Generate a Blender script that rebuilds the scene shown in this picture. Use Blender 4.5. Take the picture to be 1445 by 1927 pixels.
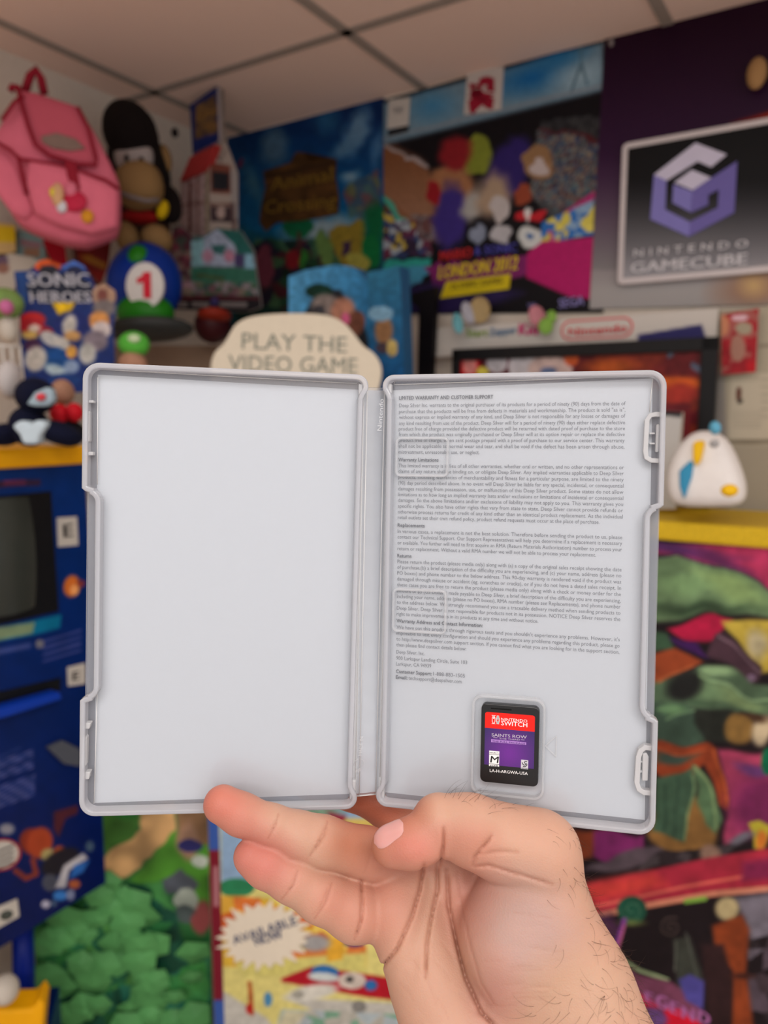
import bpy, bmesh, math, random
import numpy as np
from mathutils import Vector
for _o in list(bpy.data.objects): bpy.data.objects.remove(_o)
S = bpy.context.scene
# ---------------------------------------------------------------- camera
FPX = 1460.0; PIT = math.radians(7.2); CX, CY = 722.5, 963.5
CAM = np.array([0, 0, 1.55])
FW = np.array([0, math.cos(PIT), -math.sin(PIT)]); UP = np.array([0, math.sin(PIT), math.cos(PIT)]); RT = np.array([1.0, 0, 0])
cd = bpy.data.cameras.new('camera'); cam = bpy.data.objects.new('camera', cd); S.collection.objects.link(cam)
cam.location = CAM; cam.rotation_euler = (math.pi/2-PIT, 0, 0)
cd.sensor_fit = 'VERTICAL'; cd.sensor_height = 36; cd.sensor_width = 27; cd.lens = FPX/1927*36
cd.clip_start = 0.02; cd.dof.use_dof = True; cd.dof.focus_distance = 0.297; cd.dof.aperture_fstop = 9.3
S.camera = cam
# ---------------------------------------------------------------- light and exposure
S.view_settings.view_transform = 'Standard'; S.view_settings.look = 'None'
S.view_settings.exposure = -0.07; S.view_settings.gamma = 1; S.view_settings.use_curve_mapping = False
wd = bpy.data.worlds.new('world'); S.world = wd; wd.use_nodes = True
wb = wd.node_tree.nodes['Background']; wb.inputs[0].default_value = (1, 0.985, 0.975, 1); wb.inputs[1].default_value = 0.84
def area(x, y, z, sx, sy, p, col, tilt=(0, 0, 0)):
    l = bpy.data.lights.new('ceiling_panel_light', 'AREA'); l.shape = 'RECTANGLE'; l.size = sx; l.size_y = sy; l.energy = p; l.color = col
    o = bpy.data.objects.new('ceiling_panel_light', l); S.collection.objects.link(o); o.location = (x, y, z); o.rotation_euler = tilt
area(-0.35, 0.62, 2.36, 1.2, 0.6, 8, (1, .94, .88))
area(0.9, -0.1, 2.36, 1.2, 0.6, 7, (1, .96, .92))
area(0.15, -0.85, 2.36, 1.2, 0.6, 20, (1, .985, .97))
area(-0.9, -2.0, 2.36, 1.2, 0.6, 26, (1, .98, .96))
area(0.9, -2.2, 2.36, 1.2, 0.6, 26, (1, .98, .96))
# ---------------------------------------------------------------- helpers
def ray(x, y): return FW+(x-CX)/FPX*RT-(y-CY)/FPX*UP
def P3(x, y, d): return CAM+d*ray(x, y)
def nrm(v): v = np.asarray(v, float); return v/np.linalg.norm(v)
class Pl:
    def __init__(s, O, X, Y=(0, 0, 1)):
        s.O = np.asarray(O, float); s.X = nrm(X); s.Y = nrm(Y); s.N = np.cross(s.X, s.Y)
    def uv(s, x, y, off=0):
        d = ray(x, y); o = s.O+s.N*off; t = ((o-CAM)@s.N)/(d@s.N); p = CAM+d*t-s.O
        return np.array([p@s.X, p@s.Y])
    def pt(s, u, v, w=0): return s.O+s.X*u+s.Y*v+s.N*w
    def px(s, U, V, w=0):
        P = s.O+np.multiply.outer(U, s.X)+np.multiply.outer(V, s.Y)+s.N*w-CAM
        d = P@FW; return CX+FPX*(P@RT)/d, CY-FPX*(P@UP)/d
    def shift(s, off): q = Pl(s.O+s.N*off, s.X, s.Y); return q
def vert(xl, dl, xr, dr, y=800):
    a = P3(xl, y, dl); b = P3(xr, y, dr); a[2] = b[2] = 0
    return Pl(a, b-a)
def lin(c):
    c = np.asarray(c, float)/255.0
    return np.where(c <= 0.04045, c/12.92, ((c+0.055)/1.055)**2.4)
MATS = {}
def newmat(name):
    m = bpy.data.materials.new(name); m.use_nodes = True; nt = m.node_tree; return m, nt, nt.nodes['Principled BSDF']
G = 1.2
def mat(name, c, rough=.5, metal=0.0, g=None, var=.06, bump=0, bs=60, spec=.2):
    if name in MATS: return MATS[name]
    m, nt, b = newmat(name); a = np.clip(lin(c)*(G if g is None else g), 0, .88)
    n = nt.nodes.new('ShaderNodeTexNoise'); n.inputs['Scale'].default_value = bs; n.inputs['Detail'].default_value = 3
    tc = nt.nodes.new('ShaderNodeTexCoord'); nt.links.new(tc.outputs['Object'], n.inputs['Vector'])
    mx = nt.nodes.new('ShaderNodeMix'); mx.data_type = 'RGBA'
    mx.inputs[6].default_value = (*(a*(1-var)), 1); mx.inputs[7].default_value = (*np.clip(a*(1+var), 0, .9), 1)
    nt.links.new(n.outputs['Fac'], mx.inputs[0]); nt.links.new(mx.outputs[2], b.inputs['Base Color'])
    b.inputs['Roughness'].default_value = rough; b.inputs['Metallic'].default_value = metal
    b.inputs['Specular IOR Level'].default_value = spec
    if bump:
        bp = nt.nodes.new('ShaderNodeBump'); bp.inputs['Strength'].default_value = bump; bp.inputs['Distance'].default_value = .004
        nt.links.new(n.outputs['Fac'], bp.inputs['Height']); nt.links.new(bp.outputs[0], b.inputs['Normal'])
    MATS[name] = m; return m
def artmat(name='printed_art', rough=.45):
    if name in MATS: return MATS[name]
    m, nt, b = newmat(name); a = nt.nodes.new('ShaderNodeVertexColor'); a.layer_name = 'Col'
    nt.links.new(a.outputs[0], b.inputs['Base Color']); b.inputs['Roughness'].default_value = rough
    b.inputs['Specular IOR Level'].default_value = .15
    MATS[name] = m; return m
def plastic(name, milky, col, rough=.12, gl=1.0):
    m, nt, b = newmat(name); nt.nodes.remove(b); N = nt.nodes.new; L = nt.links.new
    out = nt.nodes['Material Output']
    tr = N('ShaderNodeBsdfTransparent'); tr.inputs[0].default_value = (.97, .975, .985, 1)
    df = N('ShaderNodeBsdfDiffuse'); df.inputs[0].default_value = (*col, 1)
    tl = N('ShaderNodeBsdfTranslucent'); tl.inputs[0].default_value = (*col, 1)
    m1 = N('ShaderNodeMixShader'); m1.inputs[0].default_value = .35; L(df.outputs[0], m1.inputs[1]); L(tl.outputs[0], m1.inputs[2])
    m2 = N('ShaderNodeMixShader'); m2.inputs[0].default_value = milky; L(tr.outputs[0], m2.inputs[1]); L(m1.outputs[0], m2.inputs[2])
    gs = N('ShaderNodeBsdfGlossy'); gs.inputs['Roughness'].default_value = rough
    fr = N('ShaderNodeFresnel'); fr.inputs[0].default_value = 1.49
    mu = N('ShaderNodeMath'); mu.operation = 'MULTIPLY'; mu.inputs[1].default_value = gl; L(fr.outputs[0], mu.inputs[0])
    m3 = N('ShaderNodeMixShader'); L(mu.outputs[0], m3.inputs[0]); L(m2.outputs[0], m3.inputs[1]); L(gs.outputs[0], m3.inputs[2])
    L(m3.outputs[0], out.inputs[0]); MATS[name] = m; return m
COL = S.collection
def link(name, me, parent=None, m=None, smooth=False):
    o = bpy.data.objects.new(name, me); COL.objects.link(o)
    if parent is not None: o.parent = parent
    if m is not None: me.materials.append(m)
    if smooth: me.polygons.foreach_set('use_smooth', [True]*len(me.polygons))
    return o
def tag(o, label, cat, group=None, kind=None):
    if label: o['label'] = label
    if cat: o['category'] = cat
    if group: o['group'] = group
    if kind: o['kind'] = kind
    return o
def root(name, loc, label, cat, group=None):
    o = bpy.data.objects.new(name, None); COL.objects.link(o); o.location = loc; o.empty_display_size = .02
    return tag(o, label, cat, group)
def rloc(parent): return np.array(parent.location) if parent is not None else np.zeros(3)
def rot2(a): c, s = math.cos(a), math.sin(a); return c, s
class MB:
    def __init__(s): s.v = []; s.f = []
    def add(s, vs, fs):
        n = len(s.v); s.v += [tuple(map(float, p)) for p in vs]; s.f += [tuple(i+n for i in f) for f in fs]; return s
    def prism(s, pl, pts, w0, w1, px=True):
        # pts: outline, in photo pixels on plane offset w1 or in plane coordinates; w1 is the front
        q = [pl.uv(x, y, w1) for x, y in pts] if px else [np.array(p) for p in pts]
        ar = sum(q[i-1][0]*q[i][1]-q[i][0]*q[i-1][1] for i in range(len(q)))
        if ar < 0: q = q[::-1]
        n = len(q); vs = [pl.pt(*p, w1) for p in q]+[pl.pt(*p, w0) for p in q]
        fs = [tuple(range(n)), tuple(range(2*n-1, n-1, -1))]+[(i, n+i, n+(i+1) % n, (i+1) % n) for i in range(n)]
        return s.add(vs, fs)
    def loop(s, pl, path, th, w0, w1):
        # closed wall following path (plane coords, counter-clockwise), th inward, from w0 (back) to w1 (front), softly rounded lip
        p = [np.array(a, float) for a in path]
        ar = sum(p[i-1][0]*p[i][1]-p[i][0]*p[i-1][1] for i in range(len(p)))
        if ar < 0: p = p[::-1]
        n = len(p); nn = []
        for i in range(n):
            a = nrm(p[i]-p[i-1]); b = nrm(p[(i+1) % n]-p[i]); t = nrm(a+b); k = 1/max(.5, math.sqrt(max(.01, (1+a@b)/2)))
            nn.append(np.array([-t[1], t[0]])*k)
        e = min(th*.3, abs(w1-w0)*.2)
        prof = [(0, w0), (0, w1-e), (e*.3, w1-e*.3), (e, w1), (th-e, w1), (th-e*.3, w1-e*.3), (th, w1-e), (th, w0)]
        m = len(prof); vs = []; fs = []
        for i in range(n):
            for a, w in prof: q = p[i]+nn[i]*a; vs.append(pl.pt(q[0], q[1], w))
        for i in range(n):
            j = (i+1) % n
            for k in range(m): l = (k+1) % m; fs.append((i*m+k, j*m+k, j*m+l, i*m+l))
        return s.add(vs, fs)
    def ell(s, x, y, d, rx, ry, rz, rot=0, nu=20, nv=12, sq=1.0):
        # ellipsoid centred behind pixel x, y at depth d; radii rx, ry in photo pixels at that depth, rz in metres
        c = P3(x, y, d); k = d/FPX; rx *= k; ry *= k; ca, sa = rot2(math.radians(rot))
        A = RT*ca+UP*sa; B = -RT*sa+UP*ca; vs = []; fs = []
        sg = lambda t: math.copysign(abs(t)**sq, t)
        for j in range(nv+1):
            th = math.pi*j/nv
            for i in range(nu):
                ph = 2*math.pi*i/nu; r = sg(math.sin(th))
                vs.append(c+A*rx*r*sg(math.cos(ph))+B*ry*sg(math.cos(th))+FW*rz*r*sg(math.sin(ph)))
        for j in range(nv):
            for i in range(nu): k2 = (i+1) % nu; fs.append((j*nu+i, (j+1)*nu+i, (j+1)*nu+k2, j*nu+k2))
        return s.add(vs, fs)
    def tube(s, pts, r, n=8):
        # pts world points, r radius or list
        P = [np.asarray(p, float) for p in pts]; m = len(P); R = r if hasattr(r, '__len__') else [r]*m; vs = []; fs = []
        t0 = nrm(P[1]-P[0]); ref = np.cross(t0, [0.3, .5, .81]); ref = nrm(ref)
        for i in range(m):
            t = nrm(P[min(i+1, m-1)]-P[max(i-1, 0)]); ref = nrm(ref-t*(ref@t)); b = np.cross(t, ref)
            for k in range(n): a = 2*math.pi*k/n; vs.append(P[i]+R[i]*(ref*math.cos(a)+b*math.sin(a)))
        for i in range(m-1):
            for k in range(n): l = (k+1) % n; fs.append((i*n+k, i*n+l, (i+1)*n+l, (i+1)*n+k))
        fs.append(tuple(range(n-1, -1, -1))); fs.append(tuple((m-1)*n+k for k in range(n)))
        return s.add(vs, fs)
    def build(s, name, m, parent=None, smooth=False, bevel=0, label=None, weld=False, sub=0):
        o0 = rloc(parent) if parent is not None else np.zeros(3)
        V = np.array(s.v)
        loc = None
        if parent is None: loc = V.mean(0); loc[2] = V[:, 2].min(); o0 = loc
        elif parent.parent is not None: o0 = o0+rloc(parent.parent)
        me = bpy.data.meshes.new(name); me.from_pydata((V-o0).tolist(), [], s.f); me.validate()
        bm = bmesh.new(); bm.from_mesh(me)
        if weld: bmesh.ops.remove_doubles(bm, verts=bm.verts, dist=1e-6)
        bmesh.ops.recalc_face_normals(bm, faces=bm.faces); bm.to_mesh(me); bm.free()
        o = link(name, me, parent, m, smooth)
        if loc is not None: o.location = loc
        if bevel:
            b = o.modifiers.new('bevel', 'BEVEL'); b.width = bevel; b.segments = 2; b.limit_method = 'ANGLE'
        if sub:
            b = o.modifiers.new('sub', 'SUBSURF'); b.levels = sub; b.render_levels = sub
        if label: o['label'] = label
        return o
def chaikin(p, n=2):
    for _ in range(n): p = [q for i in range(len(p)) for q in ((p[i-1][0]*.75+p[i][0]*.25, p[i-1][1]*.75+p[i][1]*.25), (p[i-1][0]*.25+p[i][0]*.75, p[i-1][1]*.25+p[i][1]*.75))]
    return p
# ---- printed artwork: flat colours painted per vertex on the board's own face
def inpoly(x, y, pts):
    ins = np.zeros(x.shape, bool); d2 = np.full(x.shape, 1e12); n = len(pts)
    for i in range(n):
        x0, y0 = pts[i-1]; x1, y1 = pts[i]
        if y0 != y1:
            c = ((y0 > y) != (y1 > y)) & (x < (x1-x0)*(y-y0)/(y1-y0)+x0); ins ^= c
        dx, dy = x1-x0, y1-y0; L2 = dx*dx+dy*dy+1e-9; t = np.clip(((x-x0)*dx+(y-y0)*dy)/L2, 0, 1)
        d2 = np.minimum(d2, (x-x0-t*dx)**2+(y-y0-t*dy)**2)
    return np.where(ins, 1, -1)*np.sqrt(d2)
def pline(x, y, pts):
    d2 = np.full(x.shape, 1e12)
    for i in range(1, len(pts)):
        x0, y0 = pts[i-1]; x1, y1 = pts[i]; dx, dy = x1-x0, y1-y0; t = np.clip(((x-x0)*dx+(y-y0)*dy)/(dx*dx+dy*dy+1e-9), 0, 1)
        d2 = np.minimum(d2, (x-x0-t*dx)**2+(y-y0-t*dy)**2)
    return np.sqrt(d2)
def vnoise(x, y, sc, seed):
    x = x/sc+seed*13.7; y = y/sc+seed*7.3; xi = np.floor(x); yi = np.floor(y); fx = x-xi; fy = y-yi
    h = lambda a, b: np.modf(np.abs(np.sin(a*127.1+b*311.7)*43758.5453))[0]
    fx = fx*fx*(3-2*fx); fy = fy*fy*(3-2*fy)
    return (h(xi, yi)*(1-fx)+h(xi+1, yi)*fx)*(1-fy)+(h(xi, yi+1)*(1-fx)+h(xi+1, yi+1)*fx)*fy
def paint(px, py, ops, org=(0, 0), sc=1.0):
    x = (px-org[0])*sc; y = (py-org[1])*sc; C = np.zeros((len(x), 3)); sf = 1.5*sc; x0_, y0_ = x, y
    for o in ops:
        k = o[0]
        if k == 'W': x = x+o[1]*(vnoise(x, y, o[2], 1)-.5)*2; y = y+o[1]*(vnoise(x, y, o[2], 4)-.5)*2
        if k == 'U': x, y = x0_, y0_
        if k == 'F': C[:] = o[1]
        elif k == 'G':
            (x0, y0), (x1, y1) = o[1], o[2]; t = np.clip(((x-x0)*(x1-x0)+(y-y0)*(y1-y0))/((x1-x0)**2+(y1-y0)**2), 0, 1)[:, None]
            c = np.array(o[3])*(1-t)+np.array(o[4])*t
            if len(o) > 5: m = np.clip(inpoly(x, y, o[5])/sf+.5, 0, 1)[:, None]; C = C*(1-m)+c*m
            else: C = c
        elif k == 'P': s2 = o[3]*sc if len(o) > 3 else sf; m = np.clip(inpoly(x, y, o[1])/s2+.5, 0, 1)[:, None]; C = C*(1-m)+np.array(o[2])*m
        elif k == 'E':
            _, cx, cy, rx, ry, c = o[:6]; a = math.radians(o[6]) if len(o) > 6 else 0; s2 = (o[7]*sc if len(o) > 7 else sf)
            u = (x-cx)*math.cos(a)+(y-cy)*math.sin(a); v = -(x-cx)*math.sin(a)+(y-cy)*math.cos(a)
            d = (1-np.sqrt((u/rx)**2+(v/ry)**2))*min(rx, ry); m = np.clip(d/s2+.5, 0, 1)[:, None]; C = C*(1-m)+np.array(c)*m
        elif k == 'L': m = np.clip((o[2]/2-pline(x, y, o[1]))/sf+.5, 0, 1)[:, None]; C = C*(1-m)+np.array(o[3])*m
        elif k == 'V':
            poly, cols, n, seed = o[1:5]; r = np.random.RandomState(seed); xs = [p[0] for p in poly]; ys = [p[1] for p in poly]
            m = np.clip(inpoly(x, y, poly)/sf+.5, 0, 1); idx = np.where(m > 0)[0]
            if len(idx) == 0: continue
            sx = r.uniform(min(xs), max(xs), n); sy = r.uniform(min(ys), max(ys), n); cc = np.array(cols, float)[r.randint(len(cols), size=n)]
            best = np.full(len(idx), 1e12); bi = np.zeros(len(idx), int)
            for q in range(n):
                d = (x[idx]-sx[q])**2+(y[idx]-sy[q])**2; w = d < best; best[w] = d[w]; bi[w] = q
            al = (o[5] if len(o) > 5 else 1.0)*m[idx][:, None]; C[idx] = C[idx]*(1-al)+cc[bi]*al
        elif k == 'N': C = C*(1+o[1]*(vnoise(x, y, o[2], o[3])-.5)*2)[:, None]
    return np.clip(C, 0, 255)
def board(name, pl, pts, th, ops, parent=None, org=(0, 0), sc=1.0, step=3.0, side=(180, 175, 165), g=None, off=0, rough=.45, label=None):
    """a printed board: outline pts (photo pixels, or two corners for an upright rectangle in the plane), front face at off, th thick"""
    p2 = pl.shift(off); g = G if g is None else g
    if len(pts) == 2:
        a = p2.uv(*pts[0]); b = p2.uv(*pts[1]); q = [(a[0], b[1]), (b[0], b[1]), (b[0], a[1]), (a[0], a[1])]
    elif len(pts) == 4 and isinstance(pts, list) and pts[0] == 'uv': q = pts[1]
    else: q = [tuple(p2.uv(*p)) for p in pts]
    ar = sum(q[i-1][0]*q[i][1]-q[i][0]*q[i-1][1] for i in range(len(q)))
    if ar < 0: q = q[::-1]
    us = [a[0] for a in q]; vs = [a[1] for a in q]
    xx, yy = p2.px(np.array([min(us), max(us)]), np.array([min(vs), max(vs)]))
    mid = p2.pt(sum(us)/len(us), sum(vs)/len(vs)); hs = ((mid-CAM)@FW)/FPX*step
    bm = bmesh.new(); f = bm.faces.new([bm.verts.new((a[0], a[1], 0)) for a in q])
    if len(q) > 4: bmesh.ops.triangulate(bm, faces=[f])
    for ax, lo, hi in ((0, min(us), max(us)), (1, min(vs), max(vs))):
        n = max(1, int((hi-lo)/hs))
        for i in range(1, n):
            co = [0, 0, 0]; no = [0, 0, 0]; co[ax] = lo+(hi-lo)*i/n; no[ax] = 1
            bmesh.ops.bisect_plane(bm, geom=bm.verts[:]+bm.edges[:]+bm.faces[:], dist=1e-7, plane_co=co, plane_no=no)
    bm.verts.index_update(); F = np.array([v.co[:] for v in bm.verts]); fc = [tuple(v.index for v in fa.verts) for fa in bm.faces]; bm.free()
    # keep the front facing the plane normal
    a0 = F[list(fc[0])]; flip = np.cross(a0[1]-a0[0], a0[2]-a0[0])[2] < 0
    if flip: fc = [t[::-1] for t in fc]
    X, Y = p2.px(F[:, 0], F[:, 1]); C = lin(paint(X, Y, ops, org, sc))*g
    V = p2.O+np.outer(F[:, 0], p2.X)+np.outer(F[:, 1], p2.Y); n0 = len(V); n = len(q)
    sv = [p2.pt(a[0], a[1], 0) for a in q]+[p2.pt(a[0], a[1], -th) for a in q]
    V = np.vstack([V, sv]); C = np.vstack([C, np.tile(lin(side)*g, (2*n, 1))])
    fc += [(n0+i, n0+n+i, n0+n+(i+1) % n, n0+(i+1) % n) for i in range(n)]+[tuple(n0+n+n-1-i for i in range(n))]
    if parent is None: loc = V.mean(0); loc[2] = V[:, 2].min(); o0 = loc
    else: loc = None; o0 = rloc(parent)+(rloc(parent.parent) if parent.parent is not None else 0)
    me = bpy.data.meshes.new(name); me.from_pydata((V-o0).tolist(), [], fc)
    at = me.color_attributes.new('Col', 'FLOAT_COLOR', 'POINT')
    at.data.foreach_set('color', np.hstack([np.clip(C, 0, .88), np.ones((len(C), 1))]).astype(np.float32).ravel())
    o = link(name, me, parent, artmat('printed_art' if rough == .45 else 'printed_art_%d' % int(rough*100), rough))
    if loc is not None: o.location = loc
    if label: o['label'] = label
    return o
# ---- lettering
_CAP = None
def glyphs(s, sp=1.0):
    cu = bpy.data.curves.new('t', 'FONT'); cu.body = s; cu.size = 1; cu.space_character = sp; cu.resolution_u = 2
    ob = bpy.data.objects.new('t', cu); me = bpy.data.meshes.new_from_object(ob)
    n = len(me.vertices); a = np.zeros(n*3, np.float32); me.vertices.foreach_get('co', a); fs = [tuple(p.vertices) for p in me.polygons]
    bpy.data.objects.remove(ob); bpy.data.curves.remove(cu); bpy.data.meshes.remove(me)
    return a.reshape(-1, 3)[:, :2].astype(float), fs
def text(mb, pl, s, a, b, cap, w=.0004, bold=0.0, sp=1.0, fit=True, shear=0.0, px=True):
    """lettering on plane pl from baseline start a to end b (photo pixels on the offset plane), cap height in pixels"""
    global _CAP
    if _CAP is None: v, _ = glyphs('H'); _CAP = v[:, 1].max()-v[:, 1].min()
    v, fs = glyphs(s, sp)
    if len(v) == 0: return mb
    if px: A = pl.uv(*a, w); B = pl.uv(*b, w); c = pl.uv(a[0], a[1]-cap, w); h = abs(c[1]-A[1])
    else: A = np.array(a); B = np.array(b); h = cap
    x0 = v[:, 0].min(); wd = v[:, 0].max()-x0; D = B-A; L = np.linalg.norm(D); D = D/L; Nn = np.array([-D[1], D[0]])
    k = h/_CAP; kx = L/wd if fit else k
    for ci, dx in enumerate((0,) if bold <= 0 else (-bold*.5, bold*.5) if bold < .03 else (-bold*.6, 0, bold*.6)):
        wz = w+ci*max(.00001, abs(w)*.03)
        P = A+np.outer((v[:, 0]-x0)*kx+shear*v[:, 1]*k+dx*k, D)+np.outer(v[:, 1]*k, Nn)
        mb.add(pl.O+np.outer(P[:, 0], pl.X)+np.outer(P[:, 1], pl.Y)+pl.N*wz, fs)
    return mb
# ---------------------------------------------------------------- room
SC = .873
K = CAM+(np.array([-0.58798, 2.8453, 2.5])-CAM)*SC; ZC = K[2]
A_ = math.radians(58.2); dA = np.array([math.sin(A_), -math.cos(A_), 0]); dB = np.array([-math.cos(A_), -math.sin(A_), 0])
K0 = np.array([K[0], K[1], 0])
PA = Pl(K0, dA)                 # right-hand wall, u runs from the corner towards the right of the photo
PB = Pl(K0+dB*3, -dB)           # left-hand wall, u runs towards the corner
def struct(name, mb, m, label=None):
    o = mb.build(name, m); o['kind'] = 'structure'; return o
cl = mat('ceiling_tile', (222, 198, 186), .9, bump=.25, bs=180, var=.04)
wm = mat('painted_wall', (200, 190, 178), .8, bump=.1)
def slab(pl, u0, u1, v0, v1, th=.05): return MB().prism(pl, [(u0, v0), (u1, v0), (u1, v1), (u0, v1)], -th, 0, px=False)
struct('wall_right', slab(PA, -.05, 5.0, 0, ZC), wm)
struct('wall_left', slab(PB, -2.0, 3.0, 0, ZC), wm)
def flat(z0, z1, poly): return MB().add([(x, y, z0) for x, y in poly]+[(x, y, z1) for x, y in poly], [(0, 1, 2, 3), (7, 6, 5, 4), (0, 4, 5, 1), (1, 5, 6, 2), (2, 6, 7, 3), (3, 7, 4, 0)])
_q = [K0+dA*a+dB*b for a, b in ((-.05, -.05), (5, -.05), (5, 5), (-.05, 5))]; _q = [(p[0], p[1]) for p in _q]
struct('floor', flat(-.05, 0, _q), mat('floor_carpet', (180, 164, 156), .95, bump=.4, bs=300))
struct('ceiling', flat(ZC, ZC+.05, _q), cl)
bar = mat('ceiling_bar', (146, 136, 128), .6)
ti = 0
for s in [.118+.603*i for i in range(0, 6)]:
    ti += 1; a = K0+dA*(s-.0125); b = K0+dA*(s+.0125); q = [a, b, b+dB*4, a+dB*4]; struct('trim_%d' % ti, flat(ZC-.004, ZC, [(p[0], p[1]) for p in q]), bar)
for t in [.343+.61*i for i in range(0, 5)]:
    ti += 1; a = K0+dB*(t-.0125); b = K0+dB*(t+.0125); q = [a, b, b+dA*4, a+dA*4]; struct('trim_%d' % ti, flat(ZC-.004, ZC, [(p[0], p[1]) for p in q]), bar)
# ---------------------------------------------------------------- the game case
def c2w(p): return CAM+RT*p[0]+UP*p[1]+FW*p[2]
WC, HC = .1055, .1705
def cplane(TL, TR, BL):
    o = c2w(TL); X = nrm(c2w(TR)-o); Y = c2w(TL)-c2w(BL); Y = nrm(Y-X*(Y@X)); return Pl(o, X, Y)
CL = cplane((-0.11033, 0.05496, 0.28392), (-0.00573, 0.05263, 0.29748), (-0.11527, -0.11524, 0.29284))
CR = cplane((-0.00067, 0.05367, 0.3033), (0.10213, 0.05137, 0.27968), (-0.00343, -0.11675, 0.30784))
milky = plastic('frosted_clear_plastic', .52, (.90, .93, 1.0), .18)
clear = plastic('clear_plastic', .15, (.86, .88, .93), .16, 1.0)
clip = plastic('clear_clip_plastic', .3, (.95, .97, .99), .08, .3)
sleeve = plastic('hazy_sleeve_film', .62, (.27, .29, .35), .3, .5)
ridge_pl = plastic('bright_ridge_plastic', .92, (1, 1, 1), .2)
white_pl = plastic('whitish_clear_plastic', .7, (.95, .96, .98), .2)
def arc(cx, cy, r, a0, a1, n=7): return [(cx+r*math.cos(math.radians(a0+(a1-a0)*i/n)), cy+r*math.sin(math.radians(a0+(a1-a0)*i/n))) for i in range(n+1)]
mm = .001
def rim_path(n0, n1, nd):
    """outline of one half in mm: outer edge on the left, spine on the right; n0, n1, nd thumb notch start, end and depth"""
    W, H = WC*1000, HC*1000
    p = arc(6, -6, 6, 180, 90)+arc(W-4.5, -4.5, 4.5, 90, -20, 8)+[(W-1.6, -8.2), (W-2, -9.5), (W-2, -H+9.5), (W-1.6, -H+8.2)]
    p += arc(W-4.5, -H+4.5, 4.5, 20, -90, 8)+arc(6, -H+6, 6, 270, 180)
    p += [(0, -n1-1)]+[(.25*nd, -n1), (.55*nd, -n1+.5)]+arc(nd-3.2, -n1+4.1, 3.2, -70, 0, 5)+arc(nd-3.2, -n0-4.1, 3.2, 0, 70, 5)+[(.55*nd, -n0-.5), (.25*nd, -n0), (0, -n0+1)]
    return p
def rnd(x0, y0, x1, y1, r, n=5):
    return arc(x1-r, y1-r, r, 0, 90, n)+arc(x0+r, y1-r, r, 90, 180, n)+arc(x0+r, y0+r, r, 180, 270, n)+arc(x1-r, y0+r, r, 270, 360, n)
case = root('game_case', P3(708, 1500, .31), 'opened clear plastic game case held up in the hand, with pages inside both covers', 'game case')
def sc_(p, flip=False): return [((WC-x*mm if flip else x*mm), y*mm) for x, y in p]
D = -5.2*mm
hs = {}
for side, pl, fl in (('left', CL, False), ('right', CR, True)):
    rim = MB().loop(pl, sc_(rim_path(*((47.3, 125, 4.9) if not fl else (50, 127, 4.6))), fl), 2.0*mm, D, 0)
    cv = rim.build('cover_rim', milky, case, smooth=False)
    cv['label'] = ('rim of the blank left cover' if side == 'left' else 'rim of the right cover with the card tray')
    hs[side] = cv
    W, H = WC, HC
    pn = MB().prism(pl, sc_([(x, y) for x, y in rnd(.8, -170.5+.8, 105.5-2.2, -.8, 4.5)], fl), D-.7*mm, D, px=False)
    pn.build('cover_panel', clear, cv)
    MB().prism(pl, sc_([(x, y) for x, y in rnd(1.0, -170.5+1.0, 105.5-1.2, -1.0, 4.5)], fl), D-1.9*mm, D-1.7*mm, px=False).build('outer_sleeve', sleeve, cv)
    # fine moulded ridges
    def L2(pts, w=.36, h=1.1): m_.tube([pl.pt(*pl.uv(x, y, D+.4*mm), D+.4*mm) for x, y in pts], w*mm*.5, 5)
    m_ = MB()
    if not fl:
        L2([(189, 684), (189, 695), (420, 708), (672, 722)]); L2([(184, 710), (183, 912)]); L2([(180, 1518), (180, 1524), (640, 1513)]); L2([(684, 760), (668, 1485)])
        L2([(183, 1300), (177, 1512)])
    else:
        L2([(742, 718), (742, 724), (1228, 707), (1228, 700)]); L2([(731, 762), (715, 1462)]); L2([(733, 1513), (733, 1518), (1197, 1554), (1197, 1565)]); L2([(1228, 712), (1222, 775)])
    m_.build('moulded_ridge', ridge_pl, cv, smooth=True)
    # posts beside the hinge
    for q in ([[(675, 722), (683, 723), (682, 752), (675, 750)], [(660, 1468), (670, 1469), (668, 1506), (658, 1504)]] if not fl else [[(729, 722), (737, 722), (736, 752), (729, 750)], [(715, 1468), (723, 1466), (722, 1508), (713, 1508)]]):
        MB().prism(pl, q, D, D+3*mm).build('hinge_post', white_pl, cv, bevel=.0004)
def clipmb(pl, polys, w0, w1):
    m = MB()
    for p in polys: m.prism(pl, p, w0, w1)
    return m
def bx(x0, y0, x1, y1, s=0): return [(x0+s, y0), (x1+s, y0), (x1, y1), (x0, y1)]
for p in (bx(160, 753, 176, 758), bx(158, 850, 175, 857), bx(155, 1361, 168, 1372, 3), bx(153, 1453, 167, 1467, 3)):
    clipmb(CL, [p], D, D+3.5*mm).build('rim_tab', white_pl, hs['left'], bevel=.0003)
for p in (bx(158, 772, 168, 832), [(154, 1388), (159, 1382), (163, 1390), (162, 1440), (157, 1450), (152, 1446)]):
    clipmb(CL, [p], D, D+4*mm).build('snap_lug', white_pl, hs['left'], bevel=.0006)
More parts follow.
